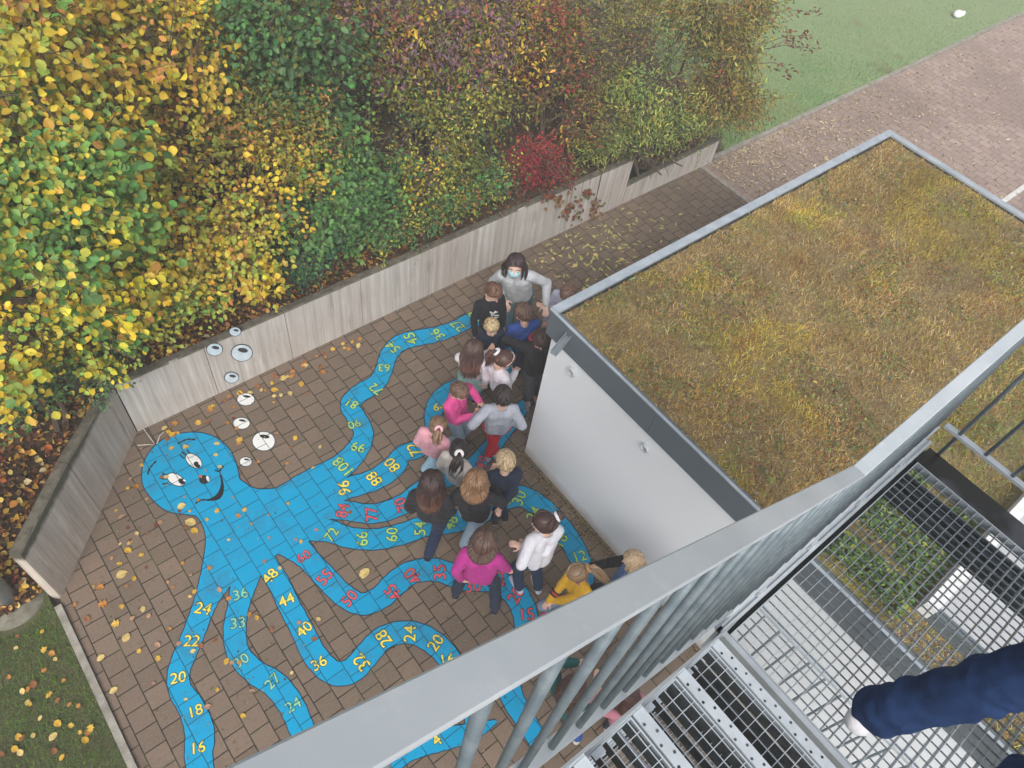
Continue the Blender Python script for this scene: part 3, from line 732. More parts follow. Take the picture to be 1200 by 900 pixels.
shrub_seed = [100]
def shrub(name, label, cat, blobs, n_leaf, lsize, asp, pal, group=None, per=16, spread=.20, tilt=.62, twig=0, droop=.12, hang=0.0, trunk_r=.035, stems=3):
    """blobs: (px, py, z, radius) crown lobes; pal: [(hex, weight)] leaf colours drawn by twig"""
    r = np.random.default_rng(shrub_seed[0]); shrub_seed[0] += 1
    cs = [P(q[0], q[1], q[2]) for q in blobs]; rs = [q[3] for q in blobs]
    base = sum(cs) / len(cs); bx = base[0]; by = max(base[1], y0(bx) + .25)
    bz = terr(bx, by); root = empty(name, (bx, by, bz), label, cat, group)
    wts = np.array([q**2.0 for q in rs]); wts /= wts.sum()
    per = int(per * 1.5); spread *= 1.12; ncl = max(1, n_leaf // per)
    cols = np.array([srgb(h) for h, _ in pal]); pw = np.array([w for _, w in pal], float); pw /= pw.sum()
    C_, N_, D_, S_, A_, K_ = [], [], [], [], [], []
    br = MB(); tips = []
    for q in range(ncl):
        i = r.choice(len(cs), p=wts)
        u = unit(r.normal(size=3)); 
        if u @ TOCAM(cs[i]) < -.25: u = -u
        rad = rs[i] * (r.uniform(.25, 1.0) ** .42) * r.uniform(.85, 1.14)
        cc = cs[i] + u * rad * np.array([1, 1, .8]) + r.normal(size=3) * .09
        gy = max(cc[1], 5.0)
        zmin = (terr(cc[0], cc[1]) if cc[1] > y0(cc[0]) else .86) + .05
        if cc[1] < 5.55 and cc[2] < 1.2 and cc[0] > .2: cc[1] = 5.55 + r.uniform(0, .2); zmin = .85
        cc[2] = max(cc[2], zmin + r.uniform(0, .15))
        tdir = unit(u + r.normal(size=3) * .45 + np.array([0, 0, -hang])); 
        x_, y_, z_ = cc; gp = math.sin(3.3*x_ + 1.9*z_) + math.sin(3.1*y_ - 2.5*x_ + 1) + math.sin(4.3*z_ + 1.5*y_) + .9 * math.sin(9*x_ + 2) * math.sin(8*y_ + 5*z_)
        if gp < -.75 and q % 6: continue
        k = max(3, int(r.normal(per, per * .25)))
        t = r.uniform(-1, 1, k)
        ctr = cc + tdir * (t[:, None]) * spread + r.normal(size=(k, 3)) * spread * .35
        nn = unit(np.array([0, 0, 1.0]) * .75 + u * .45 + TOCAM(cc) * .35 + r.normal(size=(k, 3)) * tilt)
        dd = unit(tdir + r.normal(size=(k, 3)) * .7 + np.array([0, 0, -.35 - hang]))
        ci = r.choice(len(cols), p=pw)
        col = cols[ci] * r.uniform(.80, 1.45, (k, 1)) * (1 + r.normal(size=(k, 3)) * .09)
        alt = r.random(k) < .22; col[alt] = cols[r.choice(len(cols), alt.sum(), p=pw)] * r.uniform(.7, 1.2, (alt.sum(), 1))
        C_.append(ctr); N_.append(nn); D_.append(dd); S_.append(r.uniform(.65, 1.25, k) * lsize * r.uniform(.75, 1.3)); A_.append(r.uniform(.85, 1.15, k) * asp); K_.append(np.clip(col, 0.004, .95))
        br.tube([cc - tdir * spread * 1.5 - u*.05, cc, cc + tdir * spread], [.006, .004, .0015], 4, False)
        if q % 5 == 0: tips.append((cc - tdir * spread * 1.5, i))
    me = leaf_mesh('foliage', np.concatenate(C_), np.concatenate(N_), np.concatenate(D_), np.concatenate(S_), np.concatenate(A_), np.concatenate(K_), droop=droop)
    link('foliage', me, MAT['leaf'], root)
    # stems from the ground into each lobe, limbs to the twigs
    for i, c_ in enumerate(cs):
        b0 = np.array([bx + r.uniform(-.12, .12), by + r.uniform(-.12, .12), bz - .1])
        mid = b0 * .45 + c_ * .55 + np.array([0, .15, .1])
        br.tube([b0, b0 * .7 + mid * .3 + r.normal(size=3) * .04, mid, c_], [trunk_r, trunk_r * .8, trunk_r * .55, trunk_r * .3], 7, False)
    for (tp, i) in tips:
        c_ = cs[i]; m_ = (c_ + tp) / 2 + r.normal(size=3) * .06
        br.tube([c_ * .8 + np.array([bx, by, bz]) * .2, m_, tp], [trunk_r * .28, trunk_r * .18, .004], 4, False)
    for q in range(twig):
        i = r.choice(len(cs), p=wts); u = unit(r.normal(size=3) * np.array([1, 1, .6]) + TOCAM(cs[i]) * .9)
        a_ = cs[i] + u * rs[i] * .3; e_ = cs[i] + u * rs[i] * r.uniform(1.0, 1.35); e_[2] -= r.uniform(0, .35); m_ = (a_ + e_) / 2 + r.normal(size=3) * .08
        br.tube([a_, m_, e_], [.006, .004, .0015], 4, False)
    br.build('branches', MAT['bark'], root)
    return root
Y1, Y2, Y3 = 'd2bb3c', 'bfa238', 'b4b048'   # yellows
G1, G2, G3, G4 = '6a9448', '5a8448', '4a7040', '95a848'
O1, O2, B1, B2, R1, R2 = 'b98546', '9c6440', '7a4e30', '8e6a40', '9b2a30', 'c1403a'
V1, V2 = '6e5560', '86606a'
OL, OL2, DG = '7f7d34', '6a6e30', '40603a'
SG = 'autumn shrubs crowding the slope behind the retaining wall'
def rich(pal, s=.8):
    return pal
shrub('hazel_tree', 'tall broad-leaved tree with large yellow leaves in the top left corner', 'tree', [(40,30,3.3,.75),(130,25,3.1,.65),(20,120,3.3,.6),(115,105,3.1,.6),(200,60,2.9,.6),(250,20,2.8,.5)], 9982, 0.070, .86, [(Y1,4),(Y2,3),(Y3,3),(G4,2),(O1,.7),(G1,.8)], SG, 14, .24)
shrub('hazel_tree', 'green-leaved tree at the left edge below the yellow treetop', 'tree', [(20,200,3.0,.55),(90,190,2.9,.5),(30,270,2.8,.5),(110,250,2.7,.45),(60,170,2.9,.4)], 6293, 0.066, .86, [(G1,4),(G2,2.5),(Y3,2),(Y1,1.5),(G4,2)], SG, 14, .22)
shrub('hazel_tree', 'bright yellow leafy bush at the left edge above the leaf litter', 'tree', [(20,320,2.3,.5),(80,350,2.0,.40),(30,385,2.0,.38),(120,320,2.1,.40),(10,290,2.4,.4),(5,425,1.9,.34)], 6293, 0.062, .88, [(Y1,4),('e3c838',2),(G4,2.5),(G1,2),(O1,.5)], SG, 14, .2)
shrub('shrub', 'yellow and olive shrub with dark gaps right of the large tree', 'shrub', [(170,130,2.3,.5),(250,110,2.3,.45),(220,180,2.1,.45),(150,210,2.2,.4),(190,90,2.4,.4)], 5642, 0.060, .7, [(Y3,3),(Y2,2.5),(OL,3),(G4,2),(B1,1),(O1,.8)], SG, 14, .2)
shrub('shrub', 'small-leaved golden shrub above the bend of the wall', 'shrub', [(240,270,1.75,.46),(300,240,1.8,.4),(200,300,1.75,.42),(280,300,1.6,.34),(330,200,1.9,.38)], 6510, 0.051, .9, [(Y2,3),(Y1,2.5),(Y3,3),(G4,2.2),(O1,1.2),(B2,.8)], SG, 14, .17)
shrub('shrub', 'low yellow-green bush with pale leaves at the wall bend', 'shrub', [(150,350,1.5,.36),(190,370,1.35,.3),(100,390,1.5,.36),(220,340,1.4,.3)], 3688, 0.053, .85, [(G4,3),(Y1,2.5),(Y3,2.5),(G1,1.5)], SG, 14, .17)
shrub('low_shrub', 'grey-green ferny bush near the left edge above the litter', 'shrub', [(25,445,1.3,.26),(5,470,1.25,.22),(55,430,1.35,.2)], 2387, 0.035, .6, [('6c8c60',3),('4c6f4c',2.5),(G1,1.5)], SG, 18, .13)
shrub('low_shrub', 'small grey-green bush tucked behind the wall corner', 'shrub', [(120,440,1.15,.20),(145,425,1.1,.16)], 1345, 0.035, .6, [('6c8c60',3),('4c6f4c',2)], SG, 18, .12)
shrub('climber_tree', 'dark green tree behind the shrubs at the upper edge', 'tree', [(330,20,3.0,.6),(290,60,2.7,.45),(380,50,2.7,.5),(345,90,2.5,.4)], 6510, 0.059, .8, [(G3,3),(DG,3),(OL2,2),(G2,1.5)], SG, 14, .2)
shrub('shrub', 'orange-flecked olive shrub in the middle of the upper slope', 'shrub', [(290,140,2.2,.45),(340,130,2.2,.42),(310,190,2.0,.4),(360,170,2.0,.36)], 4991, 0.051, .6, [(OL,3),(OL2,2.5),(Y2,1.2),(O1,1.4),(G3,1.5)], SG, 14, .18)
shrub('shrub', 'deep green round-leaved shrub above the middle of the wall', 'shrub', [(400,160,1.9,.46),(385,220,1.65,.42),(430,205,1.6,.4),(360,260,1.5,.34),(420,255,1.3,.3)], 6510, 0.056, .8, [(G3,3),(G2,3),(G1,2),(DG,1.2)], SG, 14, .17)
shrub('low_shrub', 'bluish green bush with tiny leaves on the wall top', 'shrub', [(365,300,1.15,.24),(340,320,1.05,.2),(390,285,1.15,.24)], 3255, 0.030, .65, [('3f6f50',3),('2f5840',2.5),(G2,1.5)], SG, 18, .12)
shrub('shrub', 'purple-leaved shrub along the top edge of the picture', 'shrub', [(430,30,2.7,.5),(500,40,2.6,.5),(570,40,2.5,.48),(470,75,2.3,.4),(540,80,2.3,.4)], 9114, 0.058, .5, [(V1,3),(V2,2),(OL,3),(OL2,2),(Y2,1.3),(O2,1),(B1,1)], SG, 14, .18, hang=.4)
shrub('shrub', 'dense olive shrub with yellow specks above the wall', 'shrub', [(470,130,2.0,.46),(530,140,1.9,.46),(500,190,1.6,.42),(560,110,2.1,.4),(450,180,1.7,.36)], 8680, 0.044, .62, [(OL,3),(OL2,3),(G3,2),(Y3,1.5),(Y2,.8),(V1,.6)], SG, 15, .17)
shrub('shrub', 'dark green shrub leaning over the wall beside the red bush', 'shrub', [(530,230,1.2,.32),(480,250,1.15,.3),(570,215,1.2,.28),(445,275,1.1,.24)], 5208, 0.042, .6, [(G3,3),(G2,2),(OL,2),(Y3,1),(O2,.5)], SG, 15, .15)
shrub('spindle_bush', 'crimson red bush at the top of the concrete wall', 'shrub', [(628,188,1.25,.25),(602,202,1.15,.18),(648,205,1.1,.20)], 2940, 0.039, .42, [('8c2832',3),('a8323a',3),('6a222c',2),('b04a40',1.2),(OL2,.5)], SG, 16, .14, hang=.5)
shrub('shrub', 'reddish brown shrub above the crimson bush at the top', 'shrub', [(640,30,2.5,.42),(650,80,2.2,.4),(620,110,1.9,.34),(670,130,1.7,.34)], 6076, 0.048, .5, [('8a3a38',1.6),(O2,1.6),(OL,2.6),(OL2,2.6),(Y2,1),(B1,1.6)], SG, 15, .17, twig=50)
shrub('twiggy_shrub', 'half-bare brown twiggy shrub between red and pale green bushes', 'shrub', [(690,60,2.2,.42),(700,130,1.6,.36),(740,40,2.2,.4)], 2000, 0.042, .4, [(OL,3),('8c8a4a',2),(B2,2),(G4,1)], SG, 12, .17, twig=420)
shrub('willow_shrub', 'pale green shrub with long narrow leaves above the lower wall', 'shrub', [(760,110,1.7,.42),(790,60,2.0,.44),(740,170,1.1,.28),(790,150,1.3,.32),(700,170,1.15,.24),(770,190,.85,.2)], 9331, 0.060, .26, [('9aa85c',3),('7f9650',3),('b4b45a',1.8),('66803f',2)], SG, 16, .17, hang=.3, twig=60)
shrub('cherry_tree', 'olive and rust coloured tree at the edge of the green lawn', 'tree', [(850,60,2.0,.55),(880,20,2.2,.5),(830,110,1.6,.48),(865,120,1.3,.4),(820,20,2.4,.45),(820,160,.9,.32)], 11284, 0.055, .40, [(OL,3),('8c7c3c',3),('a0793c',1.3),('8c5a3c',.8),(OL2,2),('a09a4c',1.6)], SG, 16, .19, hang=.4, twig=50)
shrub('low_shrub', 'dark ivy clump spilling behind the low wall stub', 'shrub', [(775,205,.55,.18),(800,195,.55,.18),(750,208,.6,.14)], 1952, 0.035, .7, [(DG,3),(G3,2),(B1,1)], SG, 16, .12)
shrub('shrub', 'purplish brown thicket at the very top above the purple shrub', 'shrub', [(470,-30,2.4,.6),(550,-30,2.3,.6),(620,-35,2.3,.6),(700,-30,2.0,.6),(390,-20,2.5,.5)], 7811, 0.056, .5, [(V1,2),(OL,3),(OL2,2),(B1,1),(Y2,.8)], SG, 14, .2)
shrub('shrub', 'olive thicket at the very top beside the green lawn', 'shrub', [(760,-20,1.9,.6),(820,-30,2.0,.6),(730,20,1.6,.5)], 5642, 0.053, .42, [(OL,3),('8c7c3c',2),(OL2,2)], SG, 14, .2)
# background fill of the hillside thicket, further up the slope
shrub('shrub', 'dark mixed thicket filling the slope between the tall trees', 'shrub', [(160,60,1.9,.6),(230,150,1.5,.5),(110,290,1.3,.5),(330,80,1.9,.6),(420,110,1.5,.5),(520,60,1.8,.6),(620,60,1.6,.6),(700,100,1.2,.5),(180,250,1.25,.42)], 11284, 0.053, .6, [(OL2,2.5),(B1,2),(G3,2),(OL,1.5),(DG,1.5)], SG, 14, .2)
# branch with red leaves reaching over the lawn
r = np.random.default_rng(5)
vine = empty('vine', PYp(690, 235, 5.6), 'red and ochre vine leaves hanging over the wall top', 'vine')
C_, N_, D_, S_, K_ = [], [], [], [], []; vb = MB()
for (qx, qy, z0_) in ((690,225,.78),(697,240,.66),(668,240,.72),(676,252,.56),(695,250,.52),(650,236,.8),(640,232,.84),(662,250,.62)):
    w = PYp(qx, qy, 5.40); w[1] = 5.39
    vb.tube([(w[0], 5.6, .86), (w[0], 5.42, .84), (w[0], 5.40, w[2])], [.005, .004, .002], 5, False)
    k = 15
    C_.append(w + r.normal(size=(k, 3)) * np.array([.07, .012, .07])); N_.append(np.array([-.2, -1, .7]) + r.normal(size=(k, 3)) * .35); D_.append(np.array([0, 0, -1.]) + r.normal(size=(k, 3)) * .5)
    S_.append(r.uniform(.04, .07, k)); K_.append(np.array([srgb(r.choice(['7a4e34', '7a3434', '5c5c34', '8a6c3c'])) for _ in range(k)]))
link('vine_leaves', leaf_mesh('vine_leaves', np.concatenate(C_), np.concatenate(N_), np.concatenate(D_), np.concatenate(S_), np.full(15*8, .8), np.concatenate(K_)), MAT['leaf'], vine)
vb.build('vine_stem', MAT['bark'], vine)
tw = empty('overhanging_branch', P(870, 60, 1.9), 'thin bare branch with dark red leaves reaching out over the lawn', 'branch')
tb = MB(); C_ = []
for (qa, qb) in (((880,60),(958,58)),((885,55),(950,42)),((880,20),(958,15)),((878,75),(930,84)),((900,58),(935,48))):
    a_, e_ = P(*qa, 1.9), P(*qb, 1.75); mid = (a_ + e_) / 2 + np.array([0, 0, .08]); tb.tube([a_, mid, e_], [.008, .005, .002], 5, False)
    for t in (.55, .7, .85, .95): C_.append(mid + (e_ - mid) * (t * 2 - 1) + r.normal(size=(5, 3)) * .05)
C_ = np.concatenate(C_); k = len(C_)
link('branch_leaves', leaf_mesh('branch_leaves', C_, np.array([0, 0, 1.]) + r.normal(size=(k, 3)) * .5, np.array([0, 0, -1.]) + r.normal(size=(k, 3)) * .7, r.uniform(.05, .09, k), np.full(k, .5), np.array([srgb(r.choice(['7c4440', '6a3a3a', '8a5a44'])) for _ in range(k)])), MAT['leaf'], tw)
tb.build('bare_twigs', MAT['bark'], tw)

# ------------------------------------------------------------------ leaf litter on the slope (nobody could count it)
k = 15000
xx = r.uniform(-4, 9.4, k); sx = np.abs(r.normal(0, 1.6, k)); near = r.random(k) < .5; xx[near] = r.uniform(-2.6, 3.6, near.sum()); sx[near] = r.uniform(0, 1.3, near.sum())
yy = np.array([y0(x) for x in xx]) + sx + .01
zz = np.array([terr(x, y) for x, y in zip(xx, yy)]) + r.uniform(.01, .05, k)
lc = [srgb(h) for h in ('8a5a34', '6c4228', 'a5703c', '54321f', 'c79a4e', '7b3a2c', 'd0a846', '5e4a30', '3d281a', '3d281a')]
link_o = link('leaf_litter', leaf_mesh('leaf_litter', np.stack([xx, yy, zz], 1), np.array([0, 0, 1.]) + r.normal(size=(k, 3)) * .45, r.normal(size=(k, 3)), r.uniform(.028, .07, k), r.uniform(.5, .95, k), np.array(lc)[r.integers(0, len(lc), k)] * r.uniform(.6, 1.2, (k, 1))), MAT['dry'])
tag(link_o, None, None, None, 'stuff')
k = 700
xx = r.uniform(-3.2, 1.3, k); yy = np.array([y0(x) for x in xx]) + r.uniform(0, 1.1, k); zz = np.array([terr(x, y) for x, y in zip(xx, yy)]) + r.uniform(.03, .07, k)
lc = [srgb(h) for h in ('d9ad3c', 'c98a3a', 'd8c06a', 'c9b98a', 'b0602e')]
o = link('bright_leaf_litter', leaf_mesh('bright_leaf_litter', np.stack([xx, yy, zz], 1), np.array([0, 0, 1.]) + r.normal(size=(k, 3)) * .3, r.normal(size=(k, 3)), r.uniform(.045, .085, k), r.uniform(.7, .95, k), np.array(lc)[r.integers(0, len(lc), k)] * r.uniform(.6, 1.15, (k, 1))), MAT['dry']); tag(o, kind='stuff')
# low ground cover between the shrubs
k = 9000
xx = r.uniform(-5, 9.2, k); yy = np.array([y0(x) for x in xx]) + .05 + r.uniform(0, 4.5, k) ; zz = np.array([terr(x, y) for x, y in zip(xx, yy)]) + r.uniform(.02, .30, k)
keep = np.sin(xx * 2.1 + yy * 1.3) + np.sin(xx * .9 - yy * 2.3) + r.normal(size=k) * .4 > .3; xx, yy, zz = xx[keep], yy[keep], zz[keep]; k = len(xx)
lc = [srgb(h) for h in ('4f6d38', '3b5530', '7c8a40', '66552f', '5c7a44')]
o = link('ground_cover', leaf_mesh('ground_cover', np.stack([xx, yy, zz], 1), np.array([0, 0, 1.]) + r.normal(size=(k, 3)) * .5, r.normal(size=(k, 3)), r.uniform(.03, .07, k), r.uniform(.5, .85, k), np.array(lc)[r.integers(0, len(lc), k)] * r.uniform(.6, 1.2, (k, 1))), MAT['leaf']); tag(o, kind='stuff')

# ------------------------------------------------------------------ grass
def blades(name, x, y, z, h, w, lean, cols):
    k = len(x); a = r.uniform(0, 2*math.pi, k); la = r.uniform(0, 2*math.pi, k)
    c0 = np.stack([x, y, z], 1); s = np.stack([np.cos(a), np.sin(a), np.zeros(k)], 1) * w[:, None]
    ld = np.stack([np.cos(la), np.sin(la), np.zeros(k)], 1) * (lean * h)[:, None]
    up = np.stack([np.zeros(k), np.zeros(k), h], 1)
    m_ = c0 + up * .6 + ld * .35; t = c0 + up * (1 - lean * .35)[:, None] + ld
    V = np.stack([c0 - s, c0 + s, m_ + s * .7, m_ - s * .7, t + s * .15, t - s * .15], 1).reshape(-1, 3)
    b_ = np.arange(k)[:, None] * 6
    Fc = np.concatenate([b_ + np.array([0, 1, 2, 3]), b_ + np.array([3, 2, 4, 5])], 1).reshape(-1, 4)
    o = link(name, quad_mesh(name, V, Fc, np.repeat(cols, 6, 0)), MAT['grass']); tag(o, kind='stuff'); return o
def vnoise(x, y, s, seed):
    g = np.random.default_rng(seed).random((64, 64)); u, v = x / s + 20, y / s + 20
    i, j = np.floor(u).astype(int) % 63, np.floor(v).astype(int) % 63; fu, fv = u % 1, v % 1; fu = fu*fu*(3-2*fu); fv = fv*fv*(3-2*fv)
    return (g[i, j]*(1-fu)*(1-fv) + g[i+1, j]*fu*(1-fv) + g[i, j+1]*(1-fu)*fv + g[i+1, j+1]*fu*fv)
k = 190000
x = r.uniform(BX0 + .02, BX1 - .09, k); y = r.uniform(-2.2, BY1 - .09, k) ; ok = ~((x > 3.78) & (y < -.60)) ; x, y = x[ok], y[ok]
f1, f2, f3 = vnoise(x, y, .9, 1), vnoise(x, y, .35, 2), vnoise(x, y, .13, 3)
dens = .35 + .65 * (f2 * .6 + f3 * .4); ok = r.random(len(x)) < dens + .2; x, y, f1, f2, f3 = [q[ok] for q in (x, y, f1, f2, f3)]; k = len(x)
straw, olive, green, rust, dark, pale = [srgb(h) for h in ('c9a866', 'b0a04c', '86984c', 'a06c40', '6a4c30', 'd8c89c')]
pr_ = np.stack([.9 + f3, .4 + 1.4 * f1, .12 + .35 * (f1 > .66) * f2 + 2.2 * (y < .3) , .3 + 1.3 * (1 - f1) * f2, .45 + .6 * (f2 < .4), .35 + .5 * f3], 1); pr_ /= pr_.sum(1, keepdims=True)
ix = (pr_.cumsum(1) < r.random(k)[:, None]).sum(1).clip(0, 5)
g1, g2 = vnoise(x, y, .55, 21), vnoise(x, y, .22, 22)
cols = np.array([straw, olive, green, rust, dark, pale])[ix] * r.uniform(.65, 1.2, (k, 1)) * (.62 + 1.05 * (g1 * .5 + g2 * .5))[:, None]
yel = (vnoise(x, y, .5, 33) > .70); cols[yel] *= np.array([1.08, 1.16, .6]); gr_ = (vnoise(x, y, .25, 34) > .78); cols[gr_] *= np.array([.85, 1.0, .85])
h = r.uniform(.018, .052, k) * (.6 + .8 * f2); tall = r.random(k) < .02; h[tall] *= 2.2
blades('roof_meadow', x, y, np.full(k, 2.272), h, r.uniform(.0012, .0030, k), r.uniform(.5, 1.6, k), cols)
# sedum rosettes and dead tussocks on the roof
k = 16000; x = r.uniform(BX0 + .03, BX1 - .1, k); y = r.uniform(-.58, BY1 - .1, k); f1 = vnoise(x, y, .4, 9); ok = (f1 > .50); x, y = x[ok], y[ok]; k = len(x)
lc = np.array([srgb(h) for h in ('7f9a4a', '9aa65a', '8f8f80', 'a56a48', '5f7a40', 'b5a860')])
o = link('roof_sedum', leaf_mesh('roof_sedum', np.stack([x, y, r.uniform(2.29, 2.32, k)], 1), np.array([0, 0, 1.]) + r.normal(size=(k, 3)) * .6, r.normal(size=(k, 3)), r.uniform(.012, .038, k), r.uniform(.35, .8, k), lc[r.integers(0, len(lc), k)] * r.uniform(.6, 1.1, (k, 1))), MAT['leaf']); tag(o, kind='stuff')
k = 3800; x = r.uniform(3.62, 4.9, k); y = r.uniform(-.58, .12, k); ok = vnoise(x, y, .22, 41) > .38; x, y = x[ok], y[ok]; k = len(x)
lc = np.array([srgb(h) for h in ('6f9450', '5a8044', '84a058', '4a6a38', '9aa04c')])
o = link('roof_herbs', leaf_mesh('roof_herbs', np.stack([x, y, r.uniform(2.29, 2.34, k)], 1), np.array([0, 0, 1.]) + r.normal(size=(k, 3)) * .5, r.normal(size=(k, 3)), r.uniform(.02, .055, k), r.uniform(.4, .8, k), lc[r.integers(0, len(lc), k)] * r.uniform(.6, 1.1, (k, 1))), MAT['leaf']); tag(o, kind='stuff')
k = 900; x = r.uniform(BX0 + .03, 3.78, k); y = r.uniform(-2.0, -.60, k)
g = MB()
for a_, b2 in zip(x, y): g.ball((a_, b2, 2.275), (r.uniform(.006, .016), r.uniform(.006, .016), .008), 5, 4)
o = g.build('roof_gravel', M('gravel', (.30, .22, .14), (.14, .11, .085), 40, .9)); tag(o, kind='stuff')
# corner lawn
k = 42000; x = r.uniform(-3.0, -1.09, k); y = r.uniform(1.6, 4.4, k); ok = (np.hypot(x + 1.385, y - 4.27) > .29); x, y = x[ok], y[ok]; k = len(x)
f1 = vnoise(x, y, .3, 4); lc = np.array([srgb(h) for h in ('5c8032', '466c28', '74943a', '8c8a44', '54452a')]); ix = np.where(r.random(k) < .75, r.integers(0, 3, k), r.integers(2, 5, k)); ix = np.where((f1 < .3) & (r.random(k) < .5), 4, ix)
blades('corner_grass', x, y, np.array([max(terr(a_, b_) if b_ > y0(a_) - .0 else 0, .012) for a_, b_ in zip(x, y)]), r.uniform(.02, .05, k), r.uniform(.0012, .0026, k), r.uniform(.3, 1.3, k), lc[ix] * r.uniform(.7, 1.2, (k, 1)))
k = 60000; x = 9.6 + r.exponential(3.6, k); y = 5.53 + r.exponential(2.6, k); ok = (x < 24) & (y < 14) & (x > 9.7); x, y = x[ok], y[ok]; k = len(x)
f1 = vnoise(x, y, .8, 6); lc = np.array([srgb(h) for h in ('7aa664', '88b070', '98b87c', 'a0aa70')]); ix = np.clip((f1 * 3 + r.random(k)).astype(int), 0, 3)
blades('field_grass', x, y, np.full(k, .012), r.uniform(.02, .06, k), r.uniform(.002, .005, k), r.uniform(.3, 1.2, k), lc[ix] * r.uniform(.75, 1.15, (k, 1)))

# ------------------------------------------------------------------ fallen leaves lying one by one
def base_leaf(kind, colr):
    """one leaf with midrib and stalk; ovate, slender or lobed outline, slightly curled"""
    me = bpy.data.meshes.new('fallen_leaf')
    if kind == 'round': out = [(0,-.5),(.2,-.42),(.37,-.2),(.4,.03),(.3,.26),(.12,.43),(0,.52)]
    elif kind == 'slim': out = [(0,-.5),(.09,-.35),(.17,-.1),(.16,.12),(.10,.32),(.04,.46),(0,.52)]
    else: out = [(0,-.45),(.18,-.42),(.42,-.30),(.26,-.12),(.50,.10),(.24,.14),(.20,.36),(.07,.30),(0,.55)]
    mm = len(out); V = [(0, y, 0) for _, y in out]; V += [(x, y, .10 * x + .05 * math.sin(y * 7) + .12*x*x) for x, y in out[1:-1]]; V += [(-x, y, .16 * x + .04 * math.cos(y * 6) + .1*x*x) for x, y in out[1:-1]]
    Fc = []
    q = mm - 2
    for sgn, off in ((1, mm), (-1, mm + q)):
        for i in range(mm - 1):
            a_, b_ = i, i + 1; c_ = off + i - 1 if i > 0 else None; d_ = off + i if i < q else None
            f_ = [a_, c_, d_, b_] if c_ is not None and d_ is not None else ([a_, d_, b_] if c_ is None else [a_, c_, b_])
            Fc.append(tuple(f_ if sgn > 0 else reversed(f_)))
    k0 = len(V); V += [(-.012, -.5, .01), (.012, -.5, .01), (.03, -.75, .04), (.012, -.76, .04)]; Fc.append((k0, k0+3, k0+2, k0+1))
    me.from_pydata(V, [], Fc); me.update()
    at = me.attributes.new('tint', 'FLOAT_COLOR', 'POINT')
    cc = np.ones((len(V), 4), np.float32); cc[:, :3] = colr; cc[mm:, :3] *= np.random.default_rng(len(V)).uniform(.75, 1.1, (len(V) - mm, 1)); at.data.foreach_set('color', cc.ravel())
    me.materials.append(MAT['dry']); return me
LK = [('round', 'd9c07c', 'cream'), ('round', 'd2a83a', 'yellow'), ('lobed', 'c08440', 'orange brown'), ('round', '96603c', 'brown'), ('slim', 'b9b870', 'slender olive'), ('lobed', 'd8b04a', 'golden lobed'), ('round', 'b58c70', 'pale pink'), ('lobed', '7c3c30', 'dark red')]
LM = [base_leaf(kd, srgb(h)) for kd, h, _ in LK]
def zone_leaf(px, py, kd, size, zone, z=.012):
    w = P(px, py, z)
    o = bpy.data.objects.new('fallen_leaf', LM[kd]); C.objects.link(o); o.location = w
    o.scale = (size, size, size); o.rotation_euler = (r.normal() * .12, r.normal() * .12, r.uniform(0, 6.28))
    tag(o, f'{LK[kd][2]} fallen leaf lying on {zone}', 'leaf', f'{LK[kd][2]} leaves fallen on {zone}')
def inside_court(px, py):
    w = P(px, py); return w[0] > -.98 and w[1] < 5.36 and not (w[0] < .23 and w[1] > 5.33 + (w[0] - .23) * 1.0726) and w[0] < 3.42
for (px, py, kd, s_) in ((427//1,672,0,.12),) + ((143,673,0,.105),(223,612,0,.11),(228,622,1,.08),(150,645,1,.075),(118,688,2,.08),(322,457,1,.085),(353,450,1,.08),(356,428,2,.08),(217,618,3,.05),(120,708,2,.085),(135,731,5,.08),(118,771,0,.07),(133,809,0,.07),(148,747,0,.085),(157,678,1,.055),(213,593,0,.085),(160,570,2,.08),(218,524,1,.06),(201,525,1,.055),(254,520,0,.06),(253,533,0,.055),(281,515,5,.085),(262,451,1,.07),(298,447,2,.06),(293,460,0,.06),(340,461,0,.07),(346,513,1,.06),(232,495,5,.08),(212,488,5,.075),(246,480,2,.08),(400,380,2,.09),(378,436,2,.08),(420,405,0,.07),(342,441,2,.08),(102,725,3,.06),(280,520,2,.05),(195,559,0,.055),(183,615,7,.06),(228,693,1,.05),(318,738,3,.05)):
    if inside_court(px, py): zone_leaf(px, py, kd, s_, 'the brown paving around the octopus' if kd != 0 or px != 427 else 'the brown paving around the octopus')
cnt = 0
while cnt < 95:      # drift near the wall bend and left part of the court
    px, py = r.uniform(80, 430), r.uniform(400, 890)
    if r.random() > math.exp(-((px - 200) ** 2) / 26000 - max(py - 560, 0) ** 2 / 60000) or not inside_court(px, py): continue
    zone_leaf(px, py, int(r.choice([0, 0, 1, 2, 2, 3, 5, 6, 6, 7])), r.uniform(.03, .06), 'the brown paving around the octopus'); cnt += 1
cnt = 0
while cnt < 40:
    t = r.random(); w = np.array([.35 + t * 2.6, 5.33 - abs(r.normal()) * .12]); o_ = int(r.choice([1, 2, 2, 3, 5, 0])); c_ = Vector((w[0], w[1], .014))
    o = bpy.data.objects.new('fallen_leaf', LM[o_]); C.objects.link(o); o.location = c_; s_ = r.uniform(.045, .08); o.scale = (s_,)*3; o.rotation_euler = (r.normal()*.15, r.normal()*.15, r.uniform(0, 6.28))
    tag(o, f'{LK[o_][2]} fallen leaf drifted against the foot of the wall', 'leaf', f'{LK[o_][2]} leaves drifted along the wall foot'); cnt += 1
cnt = 0
